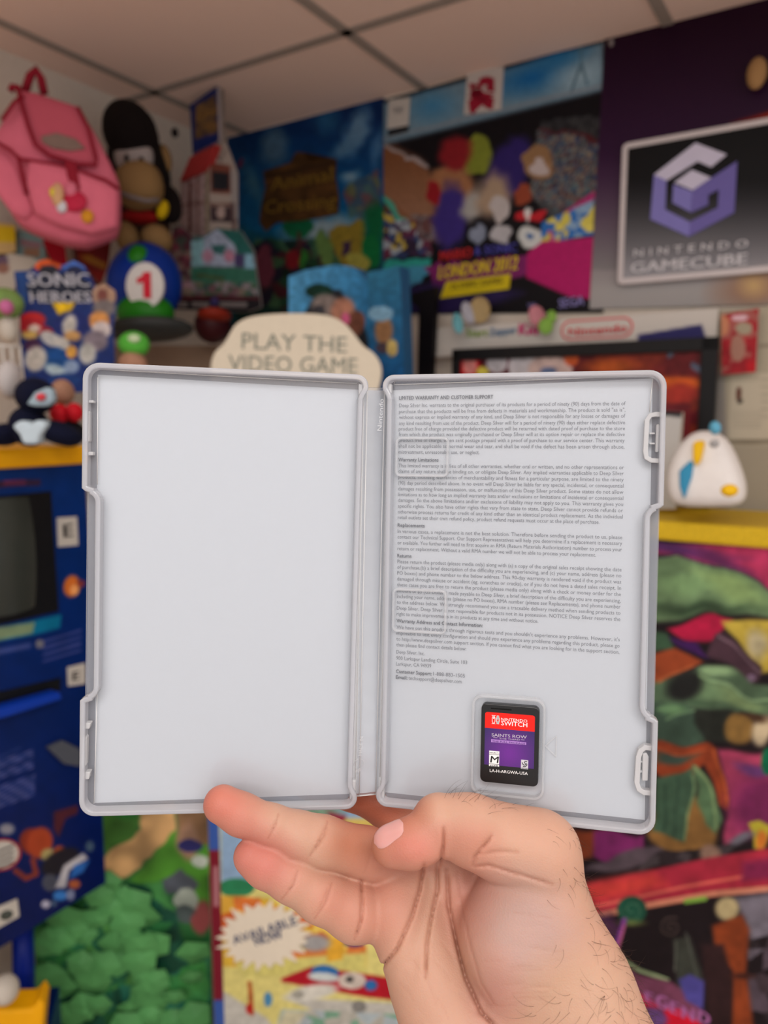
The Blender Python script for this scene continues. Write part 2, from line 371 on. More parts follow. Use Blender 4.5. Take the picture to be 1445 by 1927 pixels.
def cband(pl, pts, w=.9, z0=D, z1=D+3.2*mm, name='latch_frame', par=None, m=None):
    q = [np.array(pl.uv(x, y, D)) for x, y in pts]; mb = MB(); n = len(q); tt = [nrm(q[min(i+1, n-1)]-q[max(i-1, 0)]) for i in range(n)]
    vs = []; fs = []
    for i in range(n):
        nn = np.array([-tt[i][1], tt[i][0]])*w*mm/2
        for a, z in ((nn, z0), (nn, z1), (-nn, z1), (-nn, z0)): vs.append(pl.pt(*(q[i]+a), z))
    for i in range(n-1):
        for k in range(4): l = (k+1) % 4; fs.append((i*4+k, i*4+l, (i+1)*4+l, (i+1)*4+k))
    fs += [(0, 1, 2, 3), (4*n-1, 4*n-2, 4*n-3, 4*n-4)]
    return mb.add(vs, fs).build(name, m or white_pl, par, bevel=.0002)
hr = hs['right']
cband(CR, [(1249, 782), (1232, 781), (1222, 783), (1216, 792), (1213, 850), (1215, 862), (1224, 867), (1244, 868)], 1.7, par=hr)
cband(CR, [(1230, 1404), (1212, 1402), (1204, 1408), (1200, 1420), (1197, 1468), (1201, 1480), (1210, 1486), (1228, 1487)], 1.9, par=hr)
clipmb(CR, [bx(1233, 798, 1239, 851, 2)], D, D+3*mm).build('snap_lug', white_pl, hr, bevel=.0004)
clipmb(CR, [[(1209, 1418), (1217, 1417), (1221, 1425), (1219, 1470), (1208, 1470)]], D, D+3*mm).build('snap_lug', white_pl, hr, bevel=.0004)
for p in (bx(1222, 814, 1232, 817), bx(1222, 833, 1232, 836), bx(1204, 1432, 1213, 1435), bx(1203, 1450, 1212, 1454)): clipmb(CR, [p], D, D+2.4*mm).build('latch_rib', white_pl, hr)
# booklet clips: raised clear tabs
for (x0, y0, x1, y1) in ((745, 823, 846, 897), (739, 1110, 842, 1187)):
    a = CR.uv(x0, y1, D); b = CR.uv(x1, y0, D); q = rnd(a[0], a[1], b[0], b[1], 2.2*mm)
    m_ = MB().loop(CR, q, .9*mm, D, D+2.3*mm)
    o = m_.build('booklet_clip', clip, hr, smooth=False)
    c = CR.uv(x0, y0, D)
    for yy in (y0+7, y1-9):
        e = CR.uv(x0, yy+7, D); g_ = CR.uv(x1-6, yy-6, D)
        MB().prism(CR, rnd(e[0], e[1], g_[0], g_[1], 1.1*mm), D+1.2*mm, D+2.6*mm, px=False).build('clip_bar', clip, o, bevel=.0004)
# spine
mid0 = [CL.pt(*CL.uv(x, y, D), D) for x, y in ((686, 729), (671, 1498))]; mid1 = [CR.pt(*CR.uv(x, y, D), D) for x, y in ((728, 730), (711, 1494))]
def strip(mb, TL_, TR_, BR_, BL_, th_, n=16):
    vs = []; fs = []
    for i in range(n+1):
        t = i/n; a = TL_*(1-t)+BL_*t; b = TR_*(1-t)+BR_*t; vs += [a, b, a+FW*th_, b+FW*th_]
    for i in range(n):
        k = i*4; fs += [(k, k+1, k+5, k+4), (k+2, k+6, k+7, k+3), (k, k+4, k+6, k+2), (k+1, k+3, k+7, k+5)]
    fs += [(0, 2, 3, 1), (4*n, 4*n+1, 4*n+3, 4*n+2)]
    return mb.add(vs, fs)
strip(MB(), mid0[0], mid1[0], mid1[1], mid0[1], .0007).build('spine_panel', clear, case)
SPm = Pl((mid0[0]+mid0[1])/2-FW*.0006, (mid1[0]+mid1[1])/2-(mid0[0]+mid0[1])/2, nrm(mid0[0]-mid0[1]))
m_ = MB()
for f_ in (.12, .9):
    m_.tube([mid0[0]*(1-f_)+mid1[0]*f_-FW*.0002, mid0[1]*(1-f_)+mid1[1]*f_-FW*.0002], .2*mm, 6)
m_.tube([mid0[1]-FW*.0002, mid1[1]-FW*.0002], .25*mm, 6)
m_.build('spine_ridge', ridge_pl, case, smooth=True)
m_ = MB(); e0 = SPm.uv(707, 778, .2*mm); text(m_, SPm, 'Nintendo', SPm.uv(703, 812, .2*mm), SPm.uv(704, 752, .2*mm), 1.9*mm, .0002, px=False)
text(m_, SPm, 'MADE IN', SPm.uv(696, 1420, .2*mm), SPm.uv(697, 1385, .2*mm), 1.5*mm, .0002, px=False); text(m_, SPm, 'PP', SPm.uv(685, 1452, .2*mm), SPm.uv(694, 1452, .2*mm), 1.2*mm, .0002, px=False)
c_ = SPm.uv(691, 1436, .3*mm)
for k in range(3):
    m_.tube([SPm.pt(*(c_+2.1*mm*np.array([math.cos(t), math.sin(t)])), .2*mm) for t in [math.radians(90+120*k+8+i*10) for i in range(10)]], .1*mm, 4)
m_.build('embossed_marking', white_pl, case)
# ---- printed cover sheet (one folded paper)
paper = mat('cover_paper', (236, 238, 240), .62, g=1.0, var=.004, spec=.25)
PW = D-1.0*mm
sheet = MB(); th = .15*mm
def q4(pl, pts): return [pl.pt(*pl.uv(x, y, PW), PW) for x, y in pts]
l = q4(CL, [(184, 705), (684, 733), (669, 1499), (178, 1511)]); r = q4(CR, [(729, 733), (1228, 712), (1213, 1543), (713, 1496)])
dn = nrm(mid0[1]-mid0[0]); bk = FW*.0016
l[1] = mid0[0]+dn*.0008+bk; l[2] = mid0[1]-dn*.0004+bk; r[0] = mid1[0]+dn*.0008+bk; r[3] = mid1[1]-dn*.0004+bk
for quad in ((l[0], l[1], l[2], l[3]), (l[1], r[0], r[3], l[2]), (r[0], r[1], r[2], r[3])):
    strip(sheet, quad[0], quad[1], quad[2], quad[3], th)
sheet = sheet.build('cover_sheet', paper); tag(sheet, 'white printed paper behind the clear covers, blank left, warranty text right', 'paper sheet')
LN = """749 B .4304 LIMITED WARRANTY AND CUSTOMER SUPPORT
763 R 1 Deep Silver Inc. warrants to the original purchaser of its products for a period of ninety (90) days from the date of
774.3 R 1 purchase that the products will be free from defects in materials and workmanship. The product is sold "as is",
785 R 1 without express or implied warranty of any kind, and Deep Silver is not responsible for any losses or damages of
796.5 R 1 any kind resulting from use of the product. Deep Silver will for a period of ninety (90) days either replace defective
807 R 1 product free of charge provided the defective product will be returned with dated proof of purchase to the store
817.5 R 1 from which the product was originally purchased or Deep Silver will at its option repair or replace the defective
828.5 R 1 product free of charge, when sent postage prepaid with a proof of purchase to our service center. This warranty
839.5 R 1 shall not be applicable to normal wear and tear, and shall be void if the defect has been arisen through abuse,
850.5 R .373 mistreatment, unreasonable use, or neglect.
865 B .187 Warranty Limitations
876 R 1 This limited warranty is in lieu of all other warranties, whether oral or written, and no other representations or
886.5 R 1 claims of any nature shall be binding on, or obligate Deep Silver. Any implied warranties applicable to Deep Silver
897.5 R 1 products, including warranties of merchantability and fitness for a particular purpose, are limited to the ninety
908.5 R 1 (90) day period described above. In no event will Deep Silver be liable for any special, incidental, or consequential
919.5 R 1 damages resulting from possession, use, or malfunction of this Deep Silver product. Some states do not allow
930.3 R 1 limitations as to how long an implied warranty lasts and/or exclusions or limitations of incidental or consequential
941 R 1 damages. So the above limitations and/or exclusions of liability may not apply to you. This warranty gives you
952 R 1 specific rights. You also have other rights that vary from state to state. Deep Silver cannot provide refunds or
963 R 1 otherwise process returns for credit of any kind other than an identical product replacement. As the individual
973.5 R .903 retail outlets set their own refund policy, product refund requests must occur at the place of purchase.
988 B .127 Replacements
999.5 R 1 In various cases, a replacement is not the best solution. Therefore before sending the product to us, please
1010 R 1 contact our Technical Support. Our Support Representatives will help you determine if a replacement is necessary
1021 R 1 or available. You further will need to first acquire an RMA (Return Materials Authorization) number to process your
1032 R .891 return or replacement. Without a valid RMA number we will not be able to process your replacement.
1045.5 B .067 Returns
1056.5 R 1 Please return the product (please media only) along with (a) a copy of the original sales receipt showing the date
1067 R 1 of purchase,(b) a brief description of the difficulty you are experiencing, and (c) your name, address (please no
1078 R 1 PO boxes) and phone number to the below address. This 90-day warranty is rendered void if the product was
1089 R 1 damaged through misuse or accident (eg. scratches or cracks), or if you do not have a dated sales receipt. In
1100 R 1 these cases you are free to return the product (please media only) along with a check or money order for the
1111.5 R 1 amount of $5 (US Dollars) made payable to Deep Silver, a brief description of the difficulty you are experiencing,
1122 R 1 including your name, address (please no PO boxes), RMA number (please see Replacements), and phone number
1133 R 1 to the address below. We strongly recommend you use a traceable delivery method when sending products to
1144 R 1 Deep Silver. Deep Silver is not responsible for products not in its possession. NOTICE Deep Silver reserves the
1155 R .648 right to make improvements in its products at any time and without notice.
1168 B .40 Warranty Address and Contact Information:
1180 R 1 We have put this product through rigorous tests and you shouldn't experience any problems. However, it's
1191 R 1 impossible to test every configuration and should you experience any problems regarding this product, please go
1202 R 1 to http://www.deepsilver.com support section. If you cannot find what you are looking for in the support section,
1213 R .327 then please find contact details below:
1226.5 R .134 Deep Silver, Inc.
1238 R .332 900 Larkspur Landing Circle, Suite 103
1249 R .166 Larkspur, CA 94939
1263 B .169 Customer Support:
1274 B .055 Email:"""
m_ = MB(); rp = CR
def lpt(y):
    x = 751-(y-749)*6/525; return rp.uv(x, y+3.2, PW+.05*mm)
uR = rp.uv(1177, 760, PW)[0]
for ln in LN.split('\n'):
    y, st, fr, s = ln.split(' ', 3); a = lpt(float(y)); b = (a[0]+(uR-a[0])*float(fr), a[1])
    text(m_, rp, s, a, b, 1.42*mm, PW+.05*mm, bold=(.045 if st == 'B' else 0), px=False)
for y, f0, f1, s in ((1263, .176, .323, '1-888-883-1505'), (1274, .06, .309, 'techsupport@deepsilver.com')):
    a = lpt(y); text(m_, rp, s, (a[0]+(uR-a[0])*f0, a[1]), (a[0]+(uR-a[0])*f1, a[1]), 1.42*mm, PW+.05*mm, px=False)
m_.build('printed_text', mat('text_ink', (74, 80, 92), .6, g=1, var=0), sheet)
# ---- card tray and game card
tray_o = [CR.uv(x, y, D) for x, y in ((885, 1490), (1023, 1500), (1029, 1312), (889, 1303))]
xs = [p[0] for p in tray_o]; ys = [p[1] for p in tray_o]
tr = MB().loop(CR, rnd(min(xs)+.3*mm, min(ys)+.3*mm, max(xs)-.3*mm, max(ys)-.3*mm, 4*mm, 7), 1.0*mm, D, D+3*mm)
tray = tr.build('card_tray', clip, hr)
MB().loop(CR, rnd(min(xs)+2.2*mm, min(ys)+2.0*mm, max(xs)-2.0*mm, max(ys)-2.3*mm, 3*mm, 7), .45*mm, D, D+1.5*mm).build('tray_step', clip, tray)
for p in (bx(898, 1343, 913, 1369, 2), bx(897, 1426, 912, 1446), bx(1009, 1342, 1022, 1352), bx(1017, 1352, 1024, 1367), bx(1007, 1462, 1014, 1474)):
    clipmb(CR, [p], D, D+4.3*mm).build('retaining_clip', white_pl, tray, bevel=.0003)
m_ = MB(); w_ = D+.2*mm; t3 = [CR.pt(*CR.uv(x, y, w_), w_) for x, y in ((1026, 1404), (1047, 1385), (1046, 1424), (1026, 1404))]
for i in range(3): m_.tube([t3[i], t3[i+1]], .13*mm, 5)
m_.build('embossed_arrow', white_pl, hr)
c0 = D+.4*mm; c1 = D+3.7*mm
a = CR.uv(906, 1322, c1); b = CR.uv(1012, 1484, c1); k0, k1, l0, l1 = a[0], b[0], b[1]+.0005, a[1]-.0003
card = root('game_card', CR.pt((k0+k1)/2, l0, c0), 'small black game card with red and purple label in the tray', 'game card')
dark = mat('black_card_plastic', (14, 14, 16), .35, g=1, spec=.5)
body = MB().prism(CR, rnd(k0, l0, k1, l1, 2*mm), c0, c1, px=False).build('card_body', dark, card, bevel=.0003)
MB().prism(CR, [(k0+3.6*mm, l1-1.4*mm), (k0+13*mm-1.5*mm, l1-1.4*mm), (k0+11.5*mm, l1-1.9*mm), (k0+3.6*mm, l1-1.9*mm)], c1, c1+.05*mm, px=False).build('grip_slot', mat('slot_black', (3, 3, 3), .5, g=1), card)
lw = c1+.06*mm
la = CR.uv(913, 1338, lw); lb = CR.uv(1004, 1466, lw); u0, u1, v1, v0 = la[0], lb[0], la[1]-.0003, lb[1]+.0003
vr = CR.uv(1004, 1377, lw)[1]; vb = CR.uv(1004, 1447, lw)[1]; r_ = .9*mm
MB().prism(CR, arc(u1-r_, v1-r_, r_, 0, 90)+arc(u0+r_, v1-r_, r_, 90, 180)+[(u0, vr), (u1, vr)], c1, lw, px=False).build('label_header', mat('label_red', (238, 36, 28), .35, g=1.0, var=0), card)
def purp():
    m, nt, b_ = newmat('label_purple'); tc = nt.nodes.new('ShaderNodeTexCoord'); sp = nt.nodes.new('ShaderNodeVectorMath'); sp.operation = 'DISTANCE'
    cc = CR.pt((u0+u1)/2, (vr+vb)/2-.002, lw)-np.array(card.location); sp.inputs[1].default_value = cc; nt.links.new(tc.outputs['Object'], sp.inputs[0])
    rp_ = nt.nodes.new('ShaderNodeMapRange'); rp_.inputs[1].default_value = .001; rp_.inputs[2].default_value = .012; nt.links.new(sp.outputs['Value'], rp_.inputs[0])
    mx = nt.nodes.new('ShaderNodeMix'); mx.data_type = 'RGBA'; mx.inputs[6].default_value = (*lin((104, 32, 142)), 1); mx.inputs[7].default_value = (*lin((52, 30, 98)), 1)
    nt.links.new(rp_.outputs[0], mx.inputs[0]); nt.links.new(mx.outputs[2], b_.inputs['Base Color']); b_.inputs['Roughness'].default_value = .35; return m
MB().prism(CR, [(u0, vr), (u0, vb), (u1, vb), (u1, vr)], c1, lw, px=False).build('label_picture', purp(), card)
MB().prism(CR, [(u0, vb), (u0, v0), (u1, v0), (u1, vb)], c1, lw, px=False).build('label_footer', dark, card)
wi = mat('label_white', (240, 240, 240), .5, g=1, var=0); lw2 = lw+.04*mm
m_ = MB()
text(m_, CR, 'NINTENDO', (943, 1356), (992, 1359.5), 5.2, lw2, .012); text(m_, CR, 'SWITCH', (943, 1364.5), (992, 1368.5), 8.2, lw2, .025)
def U(x, y): return tuple(CR.uv(x, y, lw2))
m_.loop(CR, rnd(*U(925.5, 1362), *U(932, 1346.5), 1.1*mm, 4), .2*mm, lw, lw2); m_.prism(CR, rnd(*U(933.5, 1362.5), *U(940, 1347), 1.1*mm, 4), lw, lw2, px=False)
m_.prism(CR, rnd(*U(927.5, 1352.5), *U(930.5, 1349.5), .28*mm, 4), lw, lw2, px=False)
text(m_, CR, 'LA-H-ARGWA-USA', (921.5, 1452.5), (993, 1458.5), 5.4, lw2, .02)
m_.build('label_lettering', wi, card)
MB().prism(CR, rnd(*U(935.2, 1357), *U(938, 1354), .28*mm, 4), lw2, lw2+.03*mm, px=False).build('logo_dot', MATS['label_red'], card)
m_ = MB(); text(m_, CR, 'SAINTS ROW', (925, 1385.5), (991, 1390), 5.6, lw2, .03); text(m_, CR, 'THE THIRD', (939, 1391), (978, 1393.5), 2.6, lw2, .01)
m_.prism(CR, [(928, 1387.6), (936, 1388.2), (936, 1388.8), (928, 1388.2)], lw, lw2); m_.prism(CR, [(980, 1391.6), (987, 1392.2), (987, 1392.8), (980, 1392.2)], lw, lw2)
m_.build('title_lettering', mat('title_silver', (190, 182, 200), .4, g=1, var=0), card)
MB().prism(CR, [(924, 1391), (990, 1397), (990, 1402), (924, 1396.5)], lw, lw2).build('title_strip', mat('strip_lilac', (170, 128, 200), .4, g=1, var=0), card)
m_ = MB(); text(m_, CR, 'THE FULL PACKAGE', (926, 1396), (988, 1401.4), 3.2, lw2+.02*mm, .02); m_.build('strip_lettering', mat('strip_ink', (84, 50, 120), .5, g=1, var=0), card)
MB().prism(CR, [(920.5, 1412.5), (939.5, 1414), (939, 1443), (920, 1441.5)], lw, lw2).build('rating_badge', wi, card)
m_ = MB(); w3 = lw2+.03*mm; text(m_, CR, 'M', (922.5, 1434.5), (937, 1435.8), 12, w3, .03, shear=.12); text(m_, CR, 'MATURE 17+', (921.5, 1417.5), (938.5, 1418.5), 2.3, w3, .02)
m_.prism(CR, [(920.5, 1419), (939.3, 1420.3), (939.3, 1421), (920.5, 1419.7)], lw2, w3); m_.prism(CR, [(920, 1437), (939.3, 1438.3), (939.3, 1439), (920, 1437.7)], lw2, w3)
text(m_, CR, 'ESRB', (922, 1442), (937.5, 1443), 2.8, w3, .05); m_.build('badge_lettering', dark, card)
MB().prism(CR, [(980.5, 1429.5), (994, 1431), (993.5, 1448), (980, 1446.5)], lw, lw2).build('publisher_badge', mat('badge_grey', (205, 205, 212), .5, g=1, var=0), card)
m_ = MB(); m_.tube([CR.pt(*CR.uv(x, y, w3), w3) for x, y in ((982.5, 1434.5), (984, 1438.5), (987.5, 1440), (989.5, 1438), (987, 1435.5), (988, 1432.5), (992, 1433.5))], .16*mm, 5)
m_.tube([CR.pt(*CR.uv(x, y, w3), w3) for x, y in ((984, 1442), (988, 1443), (991.5, 1440), (991, 1436.5))], .16*mm, 5)
text(m_, CR, 'DEEP SILVER', (981, 1446), (993, 1447.2), 1.6, w3, .02); m_.build('badge_mark', dark, card)
# ---------------------------------------------------------------- the hand
def surface_nets(Dn, org, h):
    ins = Dn < 0; c = np.zeros(tuple(s-1 for s in Dn.shape), np.uint8)
    for dx in (0, 1):
        for dy in (0, 1):
            for dz in (0, 1): c += ins[dx:Dn.shape[0]-1+dx, dy:Dn.shape[1]-1+dy, dz:Dn.shape[2]-1+dz]
    act = (c > 0) & (c < 8); idx = np.argwhere(act); ID = -np.ones(act.shape, np.int32); ID[act] = np.arange(len(idx))
    acc = np.zeros((len(idx), 3)); cnt = np.zeros(len(idx))
    cor = [(a, b, e) for a in (0, 1) for b in (0, 1) for e in (0, 1)]
    for a in cor:
        for ax in range(3):
            if a[ax]: continue
            b = list(a); b[ax] = 1
            va = Dn[idx[:, 0]+a[0], idx[:, 1]+a[1], idx[:, 2]+a[2]]; vb = Dn[idx[:, 0]+b[0], idx[:, 1]+b[1], idx[:, 2]+b[2]]
            m = (va < 0) != (vb < 0); t = va[m]/(va[m]-vb[m]); p = np.tile(np.array(a, float), (m.sum(), 1)); p[:, ax] = t
            acc[m] += p; cnt[m] += 1
    V = (idx+acc/cnt[:, None])*h+org
    Fs = []
    for ax in range(3):
        b1, b2 = [(1, 2), (2, 0), (0, 1)][ax]
        sl0 = [slice(1, s-1) for s in Dn.shape]; sl0[ax] = slice(0, Dn.shape[ax]-1); sl1 = list(sl0); sl1[ax] = slice(1, Dn.shape[ax])
        A = ins[tuple(sl0)]; B = ins[tuple(sl1)]; off = np.array([s.start for s in sl0])
        for cond, fl in ((A & ~B, False), (~A & B, True)):
            e = np.argwhere(cond)+off
            def cell(d1, d2):
                q = e.copy(); q[:, b1] -= d1; q[:, b2] -= d2; return ID[q[:, 0], q[:, 1], q[:, 2]]
            f = np.stack([cell(1, 1), cell(0, 1), cell(0, 0), cell(1, 0)], 1)
            if fl: f = f[:, ::-1]
            Fs.append(f)
    return V, np.vstack(Fs)
HV = .0007
g0 = np.array([-.075, -.215, .245]); g1 = np.array([.112, -.094, .345])
nx, ny, nz = [int(v) for v in (g1-g0)/HV]
gx = (g0[0]+np.arange(nx)*HV).astype(np.float32)[:, None, None]; gy = (g0[1]+np.arange(ny)*HV).astype(np.float32)[None, :, None]; gz = (g0[2]+np.arange(nz)*HV).astype(np.float32)[None, None, :]
def cp(x, y, d): return np.array([(x-CX)/FPX*d, -(y-CY)/FPX*d, d], np.float32)
def rc(a, b):
    """tapered capsule; ends (px, py, depth, radius in px)"""
    A = cp(*a[:3]); B = cp(*b[:3]); ra = a[3]/FPX*a[2]; rb = b[3]/FPX*b[2]; d = B-A; L2 = float(d@d)
    t = np.clip(((gx-A[0])*d[0]+(gy-A[1])*d[1]+(gz-A[2])*d[2])/L2, 0, 1)
    return np.sqrt((gx-A[0]-t*d[0])**2+(gy-A[1]-t*d[1])**2+(gz-A[2]-t*d[2])**2)-(ra+(rb-ra)*t)
def el3(c, r, rot=0):
    C = cp(*c); ca, sa = math.cos(math.radians(rot)), math.sin(math.radians(rot)); X = gx-C[0]; Y = gy-C[1]
    u = (X*ca+Y*sa)/r[0]; v = (-X*sa+Y*ca)/r[1]; w = (gz-C[2])/r[2]; q = np.sqrt(u*u+v*v+w*w); return (q-1)*min(r)
def smin(a, b, k):
    h = np.clip(.5+.5*(b-a)/k, 0, 1); return b*(1-h)+a*h-k*h*(1-h)
def chain(pts, k=.002):
    d = None
    for a, b in zip(pts[:-1], pts[1:]):
        e = rc(a, b); d = e if d is None else smin(d, e, k)
    return d
# palm mass
palm = chain([(742, 1712, .299, 60), (812, 1862, .291, 70), (868, 1990, .286, 84)], .006)
palm = smin(palm, rc((775, 1640, .310, 50), (900, 1930, .293, 84)), .010)
palm = smin(palm, rc((850, 1600, .315, 50), (960, 1930, .294, 86)), .010)
palm = smin(palm, rc((940, 1600, .314, 52), (1040, 1960, .290, 88)), .012)
then_ = chain([(985, 1672, .290, 82), (965, 1770, .287, 92), (1000, 1880, .287, 92)], .010)
palm = smin(palm, then_, .006)
edge = chain([(1022, 1640, .287, 62), (1040, 1735, .286, 68), (1090, 1845, .284, 82), (1135, 1968, .280, 88)], .012)
palm = smin(palm, edge, .010)
palm = smin(palm, rc((868, 1990, .284, 88), (940, 2090, .27, 110)), .014); palm = smin(palm, rc((1100, 1960, .279, 100), (1180, 2090, .27, 120)), .014)
# little and ring finger, in front of the case
little = chain([(475, 1612, .290, 35.5), (500, 1628, .2895, 39), (547, 1655, .290, 39.5), (605, 1689, .292, 44), (668, 1715, .296, 53), (720, 1722, .302, 48)], .003)
ring = chain([(419, 1514, .291, 36), (455, 1533, .291, 37), (513, 1554, .292, 36.5), (560, 1573, .294, 43), (606, 1584, .296, 45.5), (690, 1606, .302, 46), (760, 1640, .309, 44)], .003)
# middle and index finger, behind the case
middle = chain([(500, 1430, .325, 37), (590, 1462, .328, 40), (660, 1478, .330, 43), (725, 1508, .330, 43), (790, 1585, .318, 46), (850, 1660, .306, 46)], .003)
index = chain([(640, 1392, .336, 38), (710, 1430, .342, 42), (790, 1490, .338, 44), (860, 1560, .326, 50), (930, 1640, .312, 50)], .003)
# thumb
tip = chain([(739, 1591, .282, 40), (770, 1587, .2815, 43.5), (824, 1563, .283, 50)], .003)
tip = smin(tip, el3((788, 1596, .2795), (.0085, .0062, .0080), -4), .003)
prox = chain([(826, 1545, .2845, 51), (885, 1562, .2845, 61), (950, 1588, .286, 67), (1012, 1606, .287, 74)], .005)
thumb = smin(tip, prox, .0018)
bodyd = smin(palm, little, .0016); bodyd = smin(bodyd, ring, .0014); bodyd = smin(bodyd, middle, .003); bodyd = smin(bodyd, index, .003)
thb = smin(rc((1012, 1606, .287, 74), (1050, 1700, .286, 60)), prox, .006); thb = smin(tip, thb, .0018)
Dh = smin(bodyd, thb, .0012)
del palm, little, ring, middle, index, tip, prox, thumb, bodyd, thb, then_, edge
# creases, pressed in along lines seen from the palm side
PX = (CX+FPX*gx/gz); PY = (CY-FPX*gy/gz)
CRE = [  # points, width px, depth mm, near depth limit
 ([(798, 1626), (790, 1675), (776, 1722), (746, 1787), (714, 1824)], 3.2, 1.8), ([(812, 1640), (806, 1690), (790, 1760), (770, 1830)], 14, .9), ([(823, 1622), (823, 1675), (810, 1734), (803, 1775), (800, 1840)], 3.0, 1.5),
 ([(841, 1634), (844, 1705), (861, 1781), (876, 1840), (905, 1905), (935, 1935)], 3.6, 1.7), ([(835, 1640), (838, 1720), (860, 1800), (900, 1890)], 16, 1.0), ([(860, 1640), (868, 1700), (885, 1780), (905, 1850), (930, 1890)], 3, .35),
 ([(679, 1656), (682, 1690), (680, 1730), (667, 1768)], 2.8, 1.5), ([(834, 1556), (834, 1588), (828, 1628)], 3.0, 1.5),
 ([(889, 1628), (893, 1612), (905, 1598), (920, 1580), (925, 1572)], 3.2, 1.4), ([(893, 1630), (920, 1628), (960, 1640), (1040, 1664)], 3.2, .9), ([(905, 1606), (940, 1602), (975, 1603)], 4, .5),
 ([(524, 1532), (518, 1553), (504, 1578)], 2.6, .7), ([(616, 1546), (609, 1572), (584, 1610)], 2.8, .75), ([(610, 1558), (598, 1590), (578, 1616)], 2.4, .35),
 ([(560, 1638), (553, 1664), (530, 1692)], 2.6, .7), ([(624, 1662), (613, 1698), (592, 1728)], 2.8, .75), ([(616, 1672), (602, 1705), (588, 1722)], 2.2, .3),
 ([(695, 1608), (692, 1625), (686, 1640)], 3, .3)]
rs = np.random.RandomState(4)
for i in range(22):
    x = rs.uniform(905, 1010); y = rs.uniform(1700, 1900); L = rs.uniform(40, 90); s = .18*(1 if y < 1790 else -.35)+rs.uniform(-.06, .06)
    CRE.append(([(x, y), (x+L*.5, y+L*.5*s+rs.uniform(-3, 3)), (x+L, y+L*s)], 2.2, rs.uniform(.10, .22)))
for i in range(9):
    x = rs.uniform(740, 850); y = rs.uniform(1760, 1900); L = rs.uniform(25, 60); s = rs.uniform(.6, 1.6)
    CRE.append(([(x, y), (x+L*.5, y+L*.5*s), (x+L*.8, y+L*s)], 2.2, rs.uniform(.1, .2)))
near = np.abs(Dh) < .004
nid = np.where(near.ravel())[0]; pxn = np.broadcast_to(PX, Dh.shape).ravel()[nid]; pyn = np.broadcast_to(PY, Dh.shape).ravel()[nid]
gzn = np.broadcast_to(gz, Dh.shape).ravel()[nid]; add = np.zeros(len(nid), np.float32)
for pts, w, dep in CRE:
    bb = (pxn > min(p[0] for p in pts)-25) & (pxn < max(p[0] for p in pts)+25) & (pyn > min(p[1] for p in pts)-25) & (pyn < max(p[1] for p in pts)+25) & (gzn < .312)
    ii = np.where(bb)[0]; dd = pline(pxn[ii], pyn[ii], pts); de = np.minimum(np.hypot(pxn[ii]-pts[0][0], pyn[ii]-pts[0][1]), np.hypot(pxn[ii]-pts[-1][0], pyn[ii]-pts[-1][1])); add[ii] += dep*.001*np.exp(-(dd/w)**2)*np.clip(.25+de/22, 0, 1)
Df = Dh.ravel(); Df[nid] += add; Dh = Df.reshape(Dh.shape)
HVt, HF = surface_nets(Dh, g0, HV); del Dh, Df, near, PX, PY, gzn, pxn, pyn
# drop loose points, face outward, then relax a little
HF = HF[(HF >= 0).all(1)][:, ::-1]
_u = np.unique(HF); _m = -np.ones(len(HVt), int); _m[_u] = np.arange(len(_u)); HVt = HVt[_u]; HF = _m[HF]
E_ = np.vstack([HF[:, [0, 1]], HF[:, [1, 2]], HF[:, [2, 3]], HF[:, [3, 0]]]); E_ = np.vstack([E_, E_[:, ::-1]])
dg = np.bincount(E_[:, 0], minlength=len(HVt)).astype(float)
def lap(V): return np.stack([np.bincount(E_[:, 0], V[E_[:, 1], k], minlength=len(V)) for k in range(3)], 1)/dg[:, None]
for _ in range(3): HVt = HVt+.5*(lap(HVt)-HVt); HVt = HVt-.42*(lap(HVt)-HVt)
hx = CX+FPX*HVt[:, 0]/HVt[:, 2]; hy = CY-FPX*HVt[:, 1]/HVt[:, 2]
HW = CAM+np.outer(HVt[:, 0], RT)+np.outer(HVt[:, 1], UP)+np.outer(HVt[:, 2], FW)
# skin tone: redder finger pads and folds, crease darkening painted in, paler thenar
front = HVt[:, 2] < .305
base = [('F', (226, 176, 150)), ('E', 410, 1510, 70, 50, (226, 138, 118), 20, 60), ('E', 480, 1615, 75, 52, (224, 138, 122), 28, 60), ('E', 760, 1600, 80, 42, (226, 142, 122), -10, 50),
        ('E', 640, 1700, 60, 40, (226, 158, 134), 30, 50), ('E', 720, 1700, 60, 80, (228, 162, 138), 20, 60), ('E', 900, 1700, 60, 90, (228, 160, 140), -10, 70), ('E', 990, 1760, 85, 110, (212, 174, 162), -20, 80),
        ('E', 880, 1585, 50, 34, (222, 156, 132), 0, 40), ('E', 670, 1590, 50, 40, (206, 134, 104), 10, 50), ('E', 700, 1510, 90, 50, (206, 118, 90), 10, 40), ('E', 1100, 1880, 110, 90, (224, 180, 152), 0, 80), ('E', 930, 1870, 40, 60, (220, 164, 148), 0, 60)]
hc = paint(hx, hy, base)
cd_ = np.zeros(len(hx))
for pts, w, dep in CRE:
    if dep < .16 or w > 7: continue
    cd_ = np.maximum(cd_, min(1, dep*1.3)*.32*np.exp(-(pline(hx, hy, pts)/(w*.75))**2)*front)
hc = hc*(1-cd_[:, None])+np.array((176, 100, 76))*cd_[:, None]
hc = lin(hc)*.68
ho = P3(1000, 2000, .27)
me = bpy.data.meshes.new('hand'); me.vertices.add(len(HW)); me.vertices.foreach_set('co', (HW-ho).astype(np.float32).ravel())
me.loops.add(HF.size); me.loops.foreach_set('vertex_index', HF.astype(np.int32).ravel()); me.polygons.add(len(HF)); me.polygons.foreach_set('loop_start', np.arange(0, HF.size, 4, dtype=np.int32))
me.update(calc_edges=True); me.validate()
